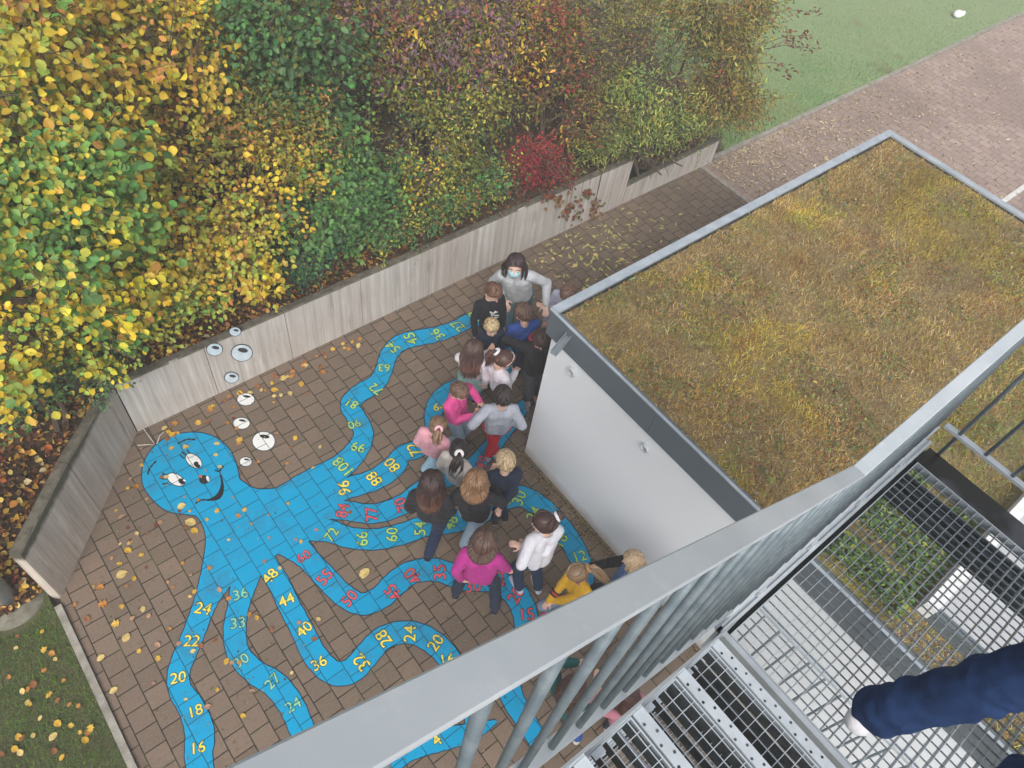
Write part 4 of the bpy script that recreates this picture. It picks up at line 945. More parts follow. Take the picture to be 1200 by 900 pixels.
while cnt < 165:      # slender leaves on the path between wall and building
    px, py = r.normal(690, 50), r.normal(285, 30); w = P(px, py)
    if w[1] > 5.36 or w[1] < 2.9 or w[0] < 3.6 or w[0] > 9.2: continue
    zone_leaf(px, py, 4 if r.random() < .9 else 0, r.uniform(.05, .095), 'the path behind the teacher'); cnt += 1
cnt = 0
while cnt < 34:
    px, py = r.uniform(0, 110), r.uniform(735, 895)
    w = P(px, py)
    if w[0] > -1.12: continue
    zone_leaf(px, py, int(r.choice([0, 2, 2, 3, 5, 1])), r.uniform(.035, .075), 'the corner lawn', .045); cnt += 1
for q in ((35,848,5,.10),(100,792,5,.10),(67,758,0,.07),(42,797,3,.06),(52,836,2,.07)): pass
# fine debris: crumbs of leaf in joints, along the building foot and over the far plaza
k = 5200
xx = np.concatenate([3.485 - np.abs(r.normal(0, .09, 1800)), r.uniform(-.95, 9.2, 2200), r.uniform(3.5, 9.2, 1200)]); yy = np.concatenate([r.uniform(-1, 2.9, 1800), r.uniform(-1, 5.35, 2200), r.uniform(3.0, 5.35, 1200)])
ok = ~((xx < .3) & (yy > 5.2 + (xx - .23) * 1.07)); xx, yy = xx[ok], yy[ok]; k = len(xx)
lc = np.array([srgb(h) for h in ('7d6a3c', '5e4a2e', '8f8a4c', 'a08a60', '6c7a3c', '40301f')])
o = link('leaf_crumbs', leaf_mesh('leaf_crumbs', np.stack([xx, yy, np.full(k, .011)], 1), np.array([0, 0, 1.]) + r.normal(size=(k, 3)) * .15, r.normal(size=(k, 3)), r.uniform(.008, .026, k), r.uniform(.3, .8, k), lc[r.integers(0, len(lc), k)] * r.uniform(.6, 1.3, (k, 1))), MAT['dry']); tag(o, kind='stuff')
k = 3800; xx = 9.4 + r.exponential(3.0, k); yy = 5.4 - r.exponential(1.7, k); ok = xx < 22; xx, yy = xx[ok], yy[ok]; k = len(xx)
lc = np.array([srgb(h) for h in ('d8ccb0', 'c4b090', 'd0c09c', 'b8a488')])
o = link('pale_leaf_scatter', leaf_mesh('pale_leaf_scatter', np.stack([xx, yy, np.full(k, .012)], 1), np.array([0, 0, 1.]) + r.normal(size=(k, 3)) * .15, r.normal(size=(k, 3)), r.uniform(.025, .07, k), r.uniform(.3, .8, k), lc[r.integers(0, len(lc), k)] * r.uniform(.6, 1.1, (k, 1))), MAT['dry']); tag(o, kind='stuff')
# weeds in the paving joints
k = 2600; jx = (np.round((r.uniform(-.9, 3.4, k) + PH[0]) / PX_)) * PX_ - PH[0]; yy = r.uniform(-.5, 5.2, k); ok = (vnoise(jx, yy, .5, 12) > .62) & (jx > -.95) & (jx < 3.4); jx, yy = jx[ok] + r.normal(size=ok.sum()) * .006, yy[ok]; ok = ~((jx < .3) & (yy > 5.2 + (jx - .23) * 1.07)); jx, yy = jx[ok], yy[ok]; k = len(jx)
blades('joint_weeds', jx, yy, np.full(k, .004), r.uniform(.012, .03, k), r.uniform(.001, .0022, k), r.uniform(.3, 1.4, k), np.tile(srgb('55752f'), (k, 1)) * r.uniform(.6, 1.3, (k, 1)))
st = MB()
for pts in (((168,502),(176,513),(181,520)), ((184,520),(187,511),(192,506)), ((161,522),(172,521),(180,521))): st.tube([P(*q, .02) for q in pts], [.006, .006, .003], 6)
o = st.build('broken_twig', M('bleached_wood', (.60, .55, .47), (.42, .36, .30), 20, .8)); tag(o, 'pale broken twig lying on the paving at the inner wall corner', 'twig')
# ------------------------------------------------------------------ people
PEND = {}
def remesh(mb, voxel, smooth=2, fac=.5):
    me = bpy.data.meshes.new('tmp'); me.from_pydata([tuple(map(float, v)) for v in mb.v], [], mb.f); me.update()
    PEND[me] = [voxel, smooth, fac, []]; return me
def crumple(me, amp, freq, seed): PEND[me][3].append((amp, freq, seed))
def apply_crumple(me, jobs):
    """cloth folds: shift vertices along their normals by smooth noise"""
    from mathutils import noise as mn
    k = len(me.vertices); co = np.empty(k*3, np.float32); no = np.empty(k*3, np.float32)
    me.vertices.foreach_get('co', co); me.vertices.foreach_get('normal', no); co = co.reshape(-1, 3); no = no.reshape(-1, 3)
    d = np.zeros(k, np.float32)
    for amp, freq, seed in jobs:
        if amp == 'crease':      # denim folds running round the leg below and behind the knee
            z_ = co[:, 2] - seed; nz = np.array([mn.noise((x * 6, y * 6, z * 3)) for x, y, z in co]); mk = np.clip(np.array([mn.noise((x * 5 + 9, y * 5, z * 4)) for x, y, z in co]) * 2 + .45, 0, 1)
            d += (freq * mk * np.abs(np.sin(z_ * 34 + nz * 5)) ** 3).astype(np.float32); continue
        ox, oy, oz = seed * 3.1, seed * 1.7, seed
        d += np.array([amp * (.6 - 1.2 * abs(mn.noise((x * freq + ox, y * freq + oy, z * 1.4 * freq + oz)))) for x, y, z in co], np.float32)
    co += no * d[:, None]; me.vertices.foreach_set('co', co.ravel()); me.update()
def finish_people():
    jobs = []
    for o in list(C.objects):
        if o.type == 'MESH' and o.data in PEND:
            vx, sm, fc, cr = PEND[o.data]
            md = o.modifiers.new('r', 'REMESH'); md.mode = 'VOXEL'; md.voxel_size = vx; md.use_smooth_shade = True
            if sm: s_ = o.modifiers.new('s', 'SMOOTH'); s_.iterations = sm; s_.factor = fc
            jobs.append((o, cr))
    bpy.context.view_layer.update(); dg = bpy.context.evaluated_depsgraph_get()
    new = [(o, cr, bpy.data.meshes.new_from_object(o.evaluated_get(dg))) for o, cr in jobs]
    for o, cr, me in new:
        old = o.data; o.modifiers.clear(); o.data = me; me.name = o.name.split('.')[0]
        if not me.materials:
            for m_ in old.materials: me.materials.append(m_)
        if cr: apply_crumple(me, cr)
cloth_cache = {}
def cloth(hexc, sheen=.2, knit=False, var=.82):
    key = (hexc, knit)
    if key not in cloth_cache:
        c = tuple(srgb(hexc)); m, n, b = newmat('cloth_' + hexc)
        v = objc(n); f_ = noise(n, v, 14, 4)
        n.links.new(mix(n, ramp(n, f_, [(.35, 0.0), (.68, 1.0)]), c, tuple(x * var for x in c)), b.inputs['Base Color'])
        b.inputs['Roughness'].default_value = .88; b.inputs['Sheen Weight'].default_value = sheen * .15; b.inputs['Specular IOR Level'].default_value = .2
        bump(n, b, noise(n, v, 220 if not knit else 120, 3), .4, .004); cloth_cache[key] = m
    return cloth_cache[key]
hair_cache = {}
def hairmat(hexc):
    if hexc not in hair_cache:
        c = tuple(srgb(hexc)); m, n, b = newmat('hair_' + hexc)
        a = N(n, 'ShaderNodeAttribute', attribute_name='tint').outputs['Color']
        n.links.new(mix(n, 1.0, a, c, 'MULTIPLY'), b.inputs['Base Color']); b.inputs['Roughness'].default_value = .42
        b.inputs['Specular IOR Level'].default_value = .5; hair_cache[hexc] = m
    return hair_cache[hexc]
SKINS = {}
def skinmat(hexc='d9a88c'):
    if hexc not in SKINS:
        c = tuple(srgb(hexc)); m, n, b = newmat('skin_' + hexc)
        n.links.new(mix(n, noise(n, objc(n), 25, 3), c, (c[0]*.95, c[1]*.88, c[2]*.84)), b.inputs['Base Color'])
        b.inputs['Roughness'].default_value = .5; b.inputs['Subsurface Weight'].default_value = .1; b.inputs['Subsurface Scale'].default_value = .01; SKINS[hexc] = m
    return SKINS[hexc]
EYEW = M('eye_white', (.75, .73, .70), None, 5, .3); EYED = M('eye_dark', (.03, .02, .015), None, 5, .3)
LIP = M('lips', (.42, .14, .12), None, 20, .5); BROW = M('eyebrow_hair', (.08, .05, .035), None, 20, .8)
def ik(a, t, l1, l2, pole):
    a = np.array(a, float); t = np.array(t, float); d = t - a; L = np.linalg.norm(d)
    L2 = min(max(L, abs(l1 - l2) * 1.05 + .01), (l1 + l2) * .995); d = d / (L + 1e-9); t = a + d * L2
    x = (l1*l1 - l2*l2 + L2*L2) / (2*L2); hh = math.sqrt(max(l1*l1 - x*x, 0)); p = pole - d * (pole @ d); p /= np.linalg.norm(p) + 1e-9
    return a + d * x + p * hh, t
def frame(fw, up):
    f_ = unit(np.array(fw, float)); u = np.array(up, float); u = unit(u - f_ * (u @ f_)); rt = np.cross(f_, u)
    return rt, f_, u
PID = [0]
def person(label, head, feet, face, top, legs, hair, H=1.35, hface=None, hdown=25, hands=(None, None), shoes='2b2b30', skin='d8b2a0', sleeve=1.0, skirt=None, group=None, hip=None, lean=None, ztop=None,
           loose=1.0, wide_leg=1.0, base_z=0.0, hat=None, extras=None, feet_z=(0, 0), scarf=None):
    """head: pixel of head centre; feet: two pixels (right, left); face: image angle of the facing direction"""
    PID[0] += 1; seed = PID[0]; r = np.random.default_rng(seed)
    zh = (ztop if ztop is not None else .925 * H) + base_z
    hc = P(*head, zh)
    ft = [P(*feet[i], base_z + .035 + feet_z[i]) for i in (0, 1)]
    def wdir(px, ang):
        t = math.radians(ang); z = base_z; a = P(px[0] - 4*math.cos(t), px[1] + 4*math.sin(t), z); b_ = P(px[0] + 4*math.cos(t), px[1] - 4*math.sin(t), z); d = b_ - a; d[2] = 0; return unit(d)
    fw = wdir(head, face); hf = wdir(head, hface if hface is not None else face)
    rt = np.cross(fw, [0, 0, 1])
    fm = (ft[0] + ft[1]) / 2
    pel = fm * .62 + hc * .38; pel[2] = base_z + .50 * H * .985
    if hip is not None: pel = P(hip[0], hip[1], base_z + hip[2])
    legl = .49 * H
    root = empty('person', (fm[0], fm[1], base_z + .0), label, 'person', group)
    # spine: pelvis -> chest -> neck base
    hd = unit(hf * math.cos(math.radians(hdown)) + np.array([0, 0, -1]) * math.sin(math.radians(hdown)))
    hr_, hfw, hup = frame(hd, (0, 0, 1))
    HS_ = H * (.152 if H < 1.5 else .135)                       # head height
    neck_top = hc - hup * HS_ * .40 - hfw * HS_ * .10
    nb = neck_top + (pel - neck_top) * (.045 * H / max(np.linalg.norm(pel - neck_top), .1)) - fw * .0
    tl = np.linalg.norm(nb - pel); want = .315 * H
    pel = nb + (pel - nb) / tl * min(max(tl, want * .9), want * 1.18)
    sp = unit(nb - pel); rs_, _, _ = frame(fw, sp); side = unit(np.cross(fw, sp)); fws = np.cross(sp, side)
    SW = .094 * H; HW = .054 * H
    shl = [nb + side * SW * s - sp * .045 * H for s in (1, -1)]
    hips = [pel + side * HW * s for s in (1, -1)]
    knees, ank = [], []
    for i in (0, 1):
        sgn = 1 if i == 0 else -1
        tgt = ft[i] + np.array([0, 0, .025])
        k_, a_ = ik(hips[i], tgt, .245 * H, .235 * H, fw + side * sgn * .15); knees.append(k_); ank.append(a_)
    elb, wr = [], []
    for i in (0, 1):
        sgn = 1 if i == 0 else -1
        hnd = hands[i]
        if hnd is None: t = shl[i] - np.array([0, 0, .30 * H]) + side * sgn * .03 * H + fw * .05 * H
        else: t = P(hnd[0], hnd[1], base_z + hnd[2])
        e_, w_ = ik(shl[i], t, .165 * H, .150 * H, -fw * .8 + side * sgn * .7 + np.array([0, 0, -.3])); elb.append(e_); wr.append(w_)
    a_h = HS_ * .5
    # --- body: one surface
    bd = MB()
    def R_(x): return x * H
    for s in (-1, 1):
        bd.cap(pel + side * .030 * H * s + sp * .02 * H, R_(.058), nb + side * .045 * H * s - sp * .085 * H, R_(.052))
        bd.cap(nb - sp * .040 * H, R_(.036), shl[0 if s > 0 else 1], R_(.031))
    bd.cap(nb - sp * .03 * H, R_(.034), neck_top, R_(.031))
    Rh = np.stack([hr_, hfw, hup], 1)
    bd.ball(hc + hup * a_h * .12 - hfw * a_h * .08, (a_h * .76, a_h * .90, a_h * .84), 20, 14, Rh)
    bd.ball(hc - hup * a_h * .34 + hfw * a_h * .18, (a_h * .58, a_h * .62, a_h * .60), 18, 12, Rh)
    bd.ball(hc - hup * a_h * .78 + hfw * a_h * .48, (a_h * .26, a_h * .22, a_h * .20), 12, 8, Rh)
    bd.cap(hc + hfw * a_h * .78 + hup * a_h * .06, a_h * .08, hc + hfw * a_h * .96 - hup * a_h * .20, a_h * .125, 8)
    for s in (-1, 1):
        bd.ball(hc + hr_ * a_h * .78 * s - hup * a_h * .08 - hfw * a_h * .1, (a_h * .09, a_h * .17, a_h * .27), 10, 8, Rh)
        bd.ball(hc + hr_ * a_h * .34 * s - hup * a_h * .28 + hfw * a_h * .55, (a_h * .24, a_h * .2, a_h * .22), 10, 8, Rh)
    for i in (0, 1):
        sgn = 1 if i == 0 else -1
        bd.cap(shl[i], R_(.032), elb[i], R_(.024)); bd.cap(elb[i], R_(.025), wr[i], R_(.0165))
        ad = unit(wr[i] - elb[i]); pn = unit(np.cross(ad, side * sgn + fw * .3)); tw = np.cross(pn, ad)
        HL = .095 * H; pc = wr[i] + ad * HL * .28
        for q in (-.6, -.2, .2, .6): bd.cap(wr[i] + ad * .004 + tw * q * .012 * H, R_(.0105), wr[i] + ad * HL * .48 + tw * q * .022 * H, R_(.0095), 8)
        for q, fl in ((-.75, .36), (-.25, .46), (.25, .50), (.75, .44)):
            b0 = wr[i] + ad * HL * .48 + tw * q * .024 * H; b1 = b0 + unit(ad + tw * q * .18 + pn * .25) * HL * fl * .5; b2 = b1 + unit(ad * .75 + pn * .75) * HL * fl * .5
            bd.cap(b0, R_(.0066), b1, R_(.0062), 7); bd.cap(b1, R_(.0062), b2, R_(.0052), 7)
        b0 = wr[i] + ad * HL * .12 - tw * .018 * H; b1 = b0 + unit(ad * .7 - tw * .8 + pn * .2) * HL * .28; b2 = b1 + unit(ad * .9 - tw * .3 + pn * .3) * HL * .22
        bd.cap(b0, R_(.009), b1, R_(.0072), 7); bd.cap(b1, R_(.0072), b2, R_(.006), 7)
        bd.cap(hips[i], R_(.050), knees[i], R_(.032)); bd.cap(knees[i], R_(.033), ank[i], R_(.021))
        bd.cap(ank[i], R_(.022), ank[i] + fw * .07 * H + np.array([0, 0, -.018 * H]), R_(.018))
    me = remesh(bd, .0085 if H < 1.5 else .0095, 3)
    link('body', me, skinmat(skin), root)
    # --- top
    tp = MB(); g = .0075 * loose * (H / 1.35)
    for s in (-1, 1):
        tp.cap(pel + side * .030 * H * s + sp * (.005 if not skirt else .03) * H, R_(.062) + g * 1.5, nb + side * .044 * H * s - sp * .08 * H, R_(.054) + g)
        tp.cap(nb - sp * .042 * H, R_(.037) + g * .6, shl[0 if s > 0 else 1], R_(.031) + g)
    for i in (0, 1):
        tp.cap(shl[i], R_(.031) + g, elb[i], R_(.025) + g)
        if sleeve > .5: tp.cap(elb[i], R_(.025) + g, elb[i] + (wr[i] - elb[i]) * (sleeve * 2 - 1) * .96, R_(.018) + g)
    me = remesh(tp, .0125, 2); crumple(me, .009 * loose, 6, seed); crumple(me, .005, 15, seed + 40)
    tob = link('sweater' if sleeve > .5 else 'shirt', me, cloth(top), root)
    cl = MB(); cl.tube([nb - sp * .012 * H - fws * .005, nb + sp * .008 * H], [R_(.043), R_(.040)], 14, False)
    cme = MB()
    for q in range(16):
        t0_ = 2*math.pi*q/16; t1_ = 2*math.pi*(q+1)/16
        f0 = nb - sp * .010 * H + (side * math.cos(t0_) + fws * math.sin(t0_)) * R_(.043) - sp * .006 * math.sin(t0_); f1_ = nb - sp * .010 * H + (side * math.cos(t1_) + fws * math.sin(t1_)) * R_(.043) - sp * .006 * math.sin(t1_)
        cme.cap(f0, .007, f1_, .007, 6)
    cme.build('collar', cloth(top if scarf is None else scarf), tob, True)
    # --- trousers
    tr = MB(); g2 = .010 * (H / 1.35)
    for i in (0, 1):
        tr.cap(pel + side * .026 * H * (1 if i == 0 else -1) + sp * .01 * H, R_(.057) + g2 * .6, hips[i] - np.array([0, 0, .01 * H]), R_(.052) + g2 * .6)
        tr.cap(hips[i], R_(.050) + g2, knees[i], R_(.033) + g2 * wide_leg)
        ka = knees[i] + (ank[i] - knees[i]) * .93
        tr.cap(knees[i], R_(.033) + g2 * wide_leg, ka, R_(.024) + g2 * 1.1 * wide_leg * 1.25)
    me = remesh(tr, .0115, 2); crumple(me, .009, 7, seed + 9); crumple(me, .004, 18, seed + 49)
    link('trousers', me, cloth(legs), root)
    if skirt:
        sk = MB(); pts = []; k = 28; v0 = len(sk.v)
        for j_, (dz, rad) in enumerate(((.06, .066), (0, .085), (-.07, .105), (-.13, .12), (-.125, .11), (0, .075))):
            for q in range(k):
                t = 2*math.pi*q/k; rr2 = rad * H * (1 + (.07 * math.sin(q * 7 * 2*math.pi/k) if dz < -.05 else 0))
                sk.v.append(tuple(pel + sp * 0 + np.array([0, 0, dz * H]) + (side * math.cos(t) * 1.15 + fws * math.sin(t)) * rr2))
        for j_ in range(5):
            for q in range(k): q2 = (q + 1) % k; sk.f.append((j_*k + q, j_*k + q2, (j_+1)*k + q2, (j_+1)*k + q))
        sk.build('skirt', skirt if not isinstance(skirt, str) else cloth(skirt), root, True)
    # --- shoes
    for i in (0, 1):
        fd = unit(fw + side * (.12 if i == 0 else -.12) + np.array([0, 0, -.05 if feet_z[i] < .05 else -.6]))
        b0 = ank[i] + np.array([0, 0, -.012 * H]); sh = MB()
        sh.cap(b0 - fd * .018 * H, R_(.026), b0 + fd * .045 * H + np.array([0, 0, -.004 * H]), R_(.026)); sh.cap(b0 + fd * .045 * H + np.array([0, 0, -.004*H]), R_(.026), b0 + fd * .098 * H + np.array([0, 0, -.009 * H]), R_(.019))
        sh.cap(b0 + np.array([0, 0, .012*H]), R_(.027), b0 + np.array([0, 0, .022 * H]), R_(.026))
        me = remesh(sh, .009, 2); so_ = link('shoe', me, cloth(shoes, 0), root)
        sl_ = MB(); sl_.cap(b0 - fd * .020 * H + np.array([0, 0, -.020*H]), R_(.0175), b0 + fd * .098 * H + np.array([0, 0, -.018 * H]), R_(.0155), 10); sl_.build('sole', cloth('d8d6d2', 0), so_, True)
    # --- face
    for s in (-1, 1):
        ec = hc + hr_ * a_h * .30 * s + hfw * a_h * .765 + hup * a_h * .04
        e_ = MB().ball(ec, (a_h*.13, a_h*.07, a_h*.08), 10, 8, Rh).build('eye', EYEW, root, True)
        MB().ball(ec + hfw * a_h * .045, (a_h*.06, a_h*.04, a_h*.065), 10, 8, Rh).build('iris', EYED, e_, True)
        MB().cap(ec + hup * a_h * .20 - hr_ * a_h * .13 * s + hfw * a_h * .03, a_h*.03, ec + hup * a_h * .19 + hr_ * a_h * .15 * s - hfw * a_h * .05, a_h*.022, 6).build('eyebrow', BROW, root, True)
    mc = hc + hfw * a_h * .76 - hup * a_h * .48
    MB().cap(mc - hr_ * a_h * .15, a_h * .045, mc + hr_ * a_h * .15, a_h * .045, 8).build('mouth', LIP, root, True)
    # --- hair
    st_, hx, L = hair['style'], hair['c'], hair.get('L', .12) * H
    vs, fs, cl_ = [], [], []
    A = np.array([a_h * .84, a_h * 1.0, a_h * .96])
    hcen = hc + hup * a_h * .10 - hfw * a_h * .08
    def spt(az, el, k=1.0):     # az 0 = front, positive to the person's right
        v = np.array([math.sin(az) * math.cos(el), math.cos(az) * math.cos(el), math.sin(el)])
        return hcen + Rh @ (v * A * k)
    def strand(pts, rad, n_=5):
        nonlocal vs, fs, cl_
        q = MB(); rr3 = [rad * (.55 + .6 * math.sin(math.pi * (.2 + .62 * i / (len(pts) - 1)))) for i in range(len(pts))]; rr3[-1] = rad * .12
        q.tube(pts, rr3, n_, True); b_ = len(vs); vs += q.v; fs += [tuple(b_ + i for i in f_) for f_ in q.f]; t = r.uniform(.5, 1.45); cl_ += [t * r.uniform(.96, 1.04)] * len(q.v)
    # cap under the tufts
    q = MB(); rows = 9; cols_ = 22
    def hairline(az): 
        a = abs((az + math.pi) % (2*math.pi) - math.pi)
        return np.interp(a, [0, .55, 1.0, 1.45, 1.9, 2.5, 3.15], [.62, .58, .42, -.05, -.30, -.60, -.68])
    for i in range(rows + 1):
        for j_ in range(cols_):
            az = 2*math.pi*j_/cols_; el = math.pi/2 + (hairline(az) - math.pi/2) * i / rows; q.v.append(tuple(spt(az, el, 1.0)))
    for i in range(rows):
        for j_ in range(cols_): j2 = (j_+1) % cols_; q.f.append((i*cols_ + j_, (i+1)*cols_ + j_, (i+1)*cols_ + j2, i*cols_ + j2))
    vs += q.v; fs += q.f; cl_ += [.85] * len(q.v)
    tie = None
    if st_ in ('pony', 'bun'):
        ta = hair.get('side', 0.0); tie = hcen + Rh @ (np.array([math.sin(math.pi + ta), math.cos(math.pi + ta), hair.get('th', .15)]) * A * 1.12)
    nst = 330
    for k in range(nst):
        az = r.uniform(-math.pi, math.pi)
        sd_ = 1 if az > 0 else -1
        hl = hairline(az)
        part = r.uniform(.9, 1.5)
        if st_ in ('short', 'crop'):
            e0 = min(1.5, hl + .1 + (1.45 - hl) * math.sqrt(r.random())); az0 = az + r.normal() * .1; e1 = max(hl - .12, e0 - r.uniform(.4, .8))
            if abs(az) < .9 and st_ == 'short': e1 = max(hl - .3, e0 - .8)
            pts = [spt(az0 + .15 * t + .1 * seed % .3, e0 + (e1 - e0) * t, 1.0 + .07 * math.sin(math.pi * min(t + .15, 1)) + .02) for t in np.linspace(0, 1, 4)]
            strand(pts, a_h * (.062 if st_ == 'short' else .05))
        elif st_ == 'long':
            if abs(az) < 1.05: az = sd_ * r.uniform(.95, 1.45); hl = hairline(az)
            ps = r.uniform(0, 1); pts = []
            st0 = hcen + Rh @ (np.array([sd_ * .03 + hair.get('part', .0), math.cos(.75 + 1.25 * ps), math.sin(.75 + 1.25 * ps)]) * A * 1.05)
            end = spt(az, hl - .12, 1.05)
            for t in np.linspace(0, 1, 5):
                p_ = st0 * (1 - t) + end * t; u_ = Rh.T @ (p_ - hcen) / A; p_ = hcen + Rh @ (u_ / np.linalg.norm(u_) * A * (1.05 + .06 * math.sin(math.pi * t))); pts.append(p_)
            if True:
                p_ = pts[-1]; out_ = unit(p_ - hcen); out_[2] = 0
                ll = L * r.uniform(.7, 1.1); back = -fws * .5 + out_ * .25
                wv = side * r.normal() * .012
                if abs(az) > 1.15:
                    for t in (.3, .65, 1.0):
                        d = p_ + np.array([0, 0, -1.0]) * ll * t * .8 + (-sp) * ll * t * .2 + back * (.03 + .02 * t) + side * .012 * math.sin(t * 6 + k) + wv * t
                        # stay outside the back
                        ax_ = nb + (pel - nb) * np.clip((nb - d) @ sp / max(tl, .1), 0, 1); rel = d - ax_; rel -= sp * (rel @ sp)
                        if np.linalg.norm(rel) < .082 * H: d = d + unit(rel - fws * .01) * (.082 * H - np.linalg.norm(rel))
                        pts.append(d)
                else: pts.append(p_ + np.array([0, 0, -1]) * ll * .6 + out_ * .01); pts.append(p_ + np.array([0, 0, -1]) * ll * r.uniform(.8, 1.0) - hfw * .01)
            strand(pts, a_h * .065)
        else:
            e0 = hl - .03; p0 = spt(az, max(e0, -.55), 1.02); pm_ = spt(az + (math.pi * sd_ + hair.get('side', 0.) - az) * .5, .55 * (1 if abs(az) < 2 else 0) + .2, 1.06)
            pts = [p0, p0 * .5 + pm_ * .5 + unit((p0 + pm_) / 2 - hcen) * a_h * .16, pm_, tie]
            pts = [hcen + (p_ - hcen) * max(1.0, 1.03 / max(np.linalg.norm((Rh.T @ (p_ - hcen)) / A), .2)) if i < 3 else p_ for i, p_ in enumerate(pts)]
            strand(pts, a_h * .07)
    if st_ == 'pony':
        for k in range(34):
            j = r.normal(size=3) * .018; dirn = np.array(hair.get('dir', -fws * .45 + np.array([0, 0, -1.0])), float)
            if 'pdir' in hair: dirn = wdir(head, hair['pdir']) * .8 + np.array([0, 0, -.75])
            dirn = unit(dirn); pts = [tie + j * .2, tie + unit(tie - hcen) * .03 + dirn * L * .18 + j, tie + unit(tie - hcen) * .035 + dirn * L * .55 + j * 1.3, tie + dirn * L * r.uniform(.85, 1.1) + unit(tie - hcen) * .02 + j * .8]
            strand(pts, a_h * .085)
    if st_ == 'bun':
        for k in range(40):
            u = unit(r.normal(size=3)); v = unit(np.cross(u, r.normal(size=3))); c_ = tie + unit(tie - hcen) * .03
            strand([c_ + (u * math.cos(t) + v * math.sin(t)) * a_h * .36 for t in np.linspace(0, 2.2, 5)], a_h * .09)
    me = bpy.data.meshes.new('hair'); me.from_pydata([tuple(map(float, v)) for v in vs], [], fs); me.update(); me.polygons.foreach_set('use_smooth', [True] * len(me.polygons))
    at = me.attributes.new('tint', 'FLOAT_COLOR', 'POINT'); cc = np.ones((len(vs), 4), np.float32); cc[:, :3] = np.array(cl_)[:, None]
    if hair.get('tip'):
        zz_ = np.array([v[2] for v in vs]); t = np.clip((hc[2] - a_h * .5 - zz_) / (L * .8), 0, 1)[:, None]; cc[:, :3] *= 1 + t * (np.array(srgb(hair['tip'])) / np.array(srgb(hx)) - 1)
    at.data.foreach_set('color', cc.ravel()); ho = link('hair', me, hairmat(hx), root)
    if tie is not None and hair.get('band'):
        bm_ = MB(); ax_ = unit(tie - hcen); u = unit(np.cross(ax_, [.2, .1, 1])); v = np.cross(ax_, u)
        for q in range(14): t = 2*math.pi*q/14; bm_.ball(tie + ax_ * .006 + (u*math.cos(t) + v*math.sin(t)) * a_h * .30, a_h * .16, 8, 6)
        bm_.build('hair_tie', cloth(hair['band']), ho, True)
    if hair.get('hoop'):
        bm_ = MB(); pts = [spt(az_, e_, 1.10) for az_, e_ in [(1.5, .1), (1.3, .6), (.9, 1.0), (0, 1.18), (-.9, 1.0), (-1.3, .6), (-1.5, .1)]]
        bm_.tube(pts, a_h * .06, 6); bm_.build('hairband', cloth(hair['hoop']), ho, True)
    info = dict(root=root, hc=hc, hr=hr_, hfw=hfw, hup=hup, a=a_h, pel=pel, nb=nb, sp=sp, side=side, fws=fws, H=H, top=tob, elb=elb, wr=wr, shl=shl, Rh=Rh, knees=knees, ank=ank)
    if extras: extras(info)
    return info
def print_patch(I, where, size, colr='e8e8e8', name='shirt_print'):
    """a print on the cloth: short raised strokes following the chest, back or sleeve"""
    r = np.random.default_rng(int(size * 1e4)); g_ = MB(); H = I['H']
    if where == 'chest': o0 = I['nb'] - I['sp'] * .14 * H + I['fws'] * (.060 * H + .020); ax_, ay_ = I['side'], I['sp']; nn = I['fws']
    elif where == 'back': o0 = I['nb'] - I['sp'] * .15 * H - I['fws'] * (.060 * H + .020); ax_, ay_ = I['side'], I['sp']; nn = -I['fws']
    else:
        i = 0 if where == 'sleeve_r' else 1; d = unit(I['wr'][i] - I['elb'][i]); ay_ = d; nn = unit(TOCAM(I['elb'][i]) - d * (TOCAM(I['elb'][i]) @ d)); ax_ = np.cross(d, nn); o0 = (I['elb'][i] * .6 + I['wr'][i] * .4) + nn * (.026 * H + .018)
    for k in range(9):
        c_ = o0 + ax_ * r.uniform(-1, 1) * size * .5 + ay_ * r.uniform(-1, 1) * size * .8; d = unit(ax_ * r.normal() + ay_ * r.normal()) * size * .3
        g_.cap(c_ - d, size * .10, c_ + d, size * .10, 6)
    g_.v = [tuple(o0 + ((np.array(v) - o0) - nn * ((np.array(v) - o0) @ nn) * .6)) for v in g_.v]
    g_.build(name, cloth(colr, 0), I['top'], True)
def stripes(I, i, cols, t0=.35):
    d = unit(I['wr'][i] - I['elb'][i]); H = I['H']; L_ = np.linalg.norm(I['wr'][i] - I['elb'][i])
    for k, c_ in enumerate(cols):
        c0 = I['elb'][i] + d * L_ * (t0 + k * .1); MB().tube([c0, c0 + d * L_ * .06], [R_ for R_ in (.0275 * H + .013, .0265 * H + .013)], 16).build('sleeve_stripe', cloth(c_), I['top'], True)

def teacher_extras(I):
    a = I['a']; g_ = MB(); c_ = I['hc'] + I['hfw'] * a * .50 - I['hup'] * a * .42
    g_.ball(c_, (a * .60, a * .56, a * .46), 20, 12, I['Rh'])
    mk = g_.build('face_mask', cloth('a9d3dd'), I['root'], True)
    s = MB()
    for sg in (-1, 1):
        ear = I['hc'] + I['hr'] * a * .84 * sg - I['hup'] * a * .05
        for dz in (.18, -.25): s.tube([c_ + I['hr'] * a * .5 * sg + I['hup'] * a * dz + I['hfw'] * a * .2, ear], a * .02, 5)
    s.build('mask_loop', cloth('e6e8ea'), mk)
person('woman in a light grey sweater and pale blue face mask bending towards the children', (604,311), ((598,392),(612,380)), 262, 'c3c6ca', '5f7f86', dict(style='long', c='3a2a2c', L=.12), 1.66, hdown=8,
       hands=((590,352,.86),(640,357,.95)), shoes='b9b4ad', skin='dfbcac', loose=1.0, ztop=1.46, extras=teacher_extras)
GK = 'children gathered on the painted octopus'
def K(label, *a, **k): k.setdefault('group', GK); return person(label, *a, **k)
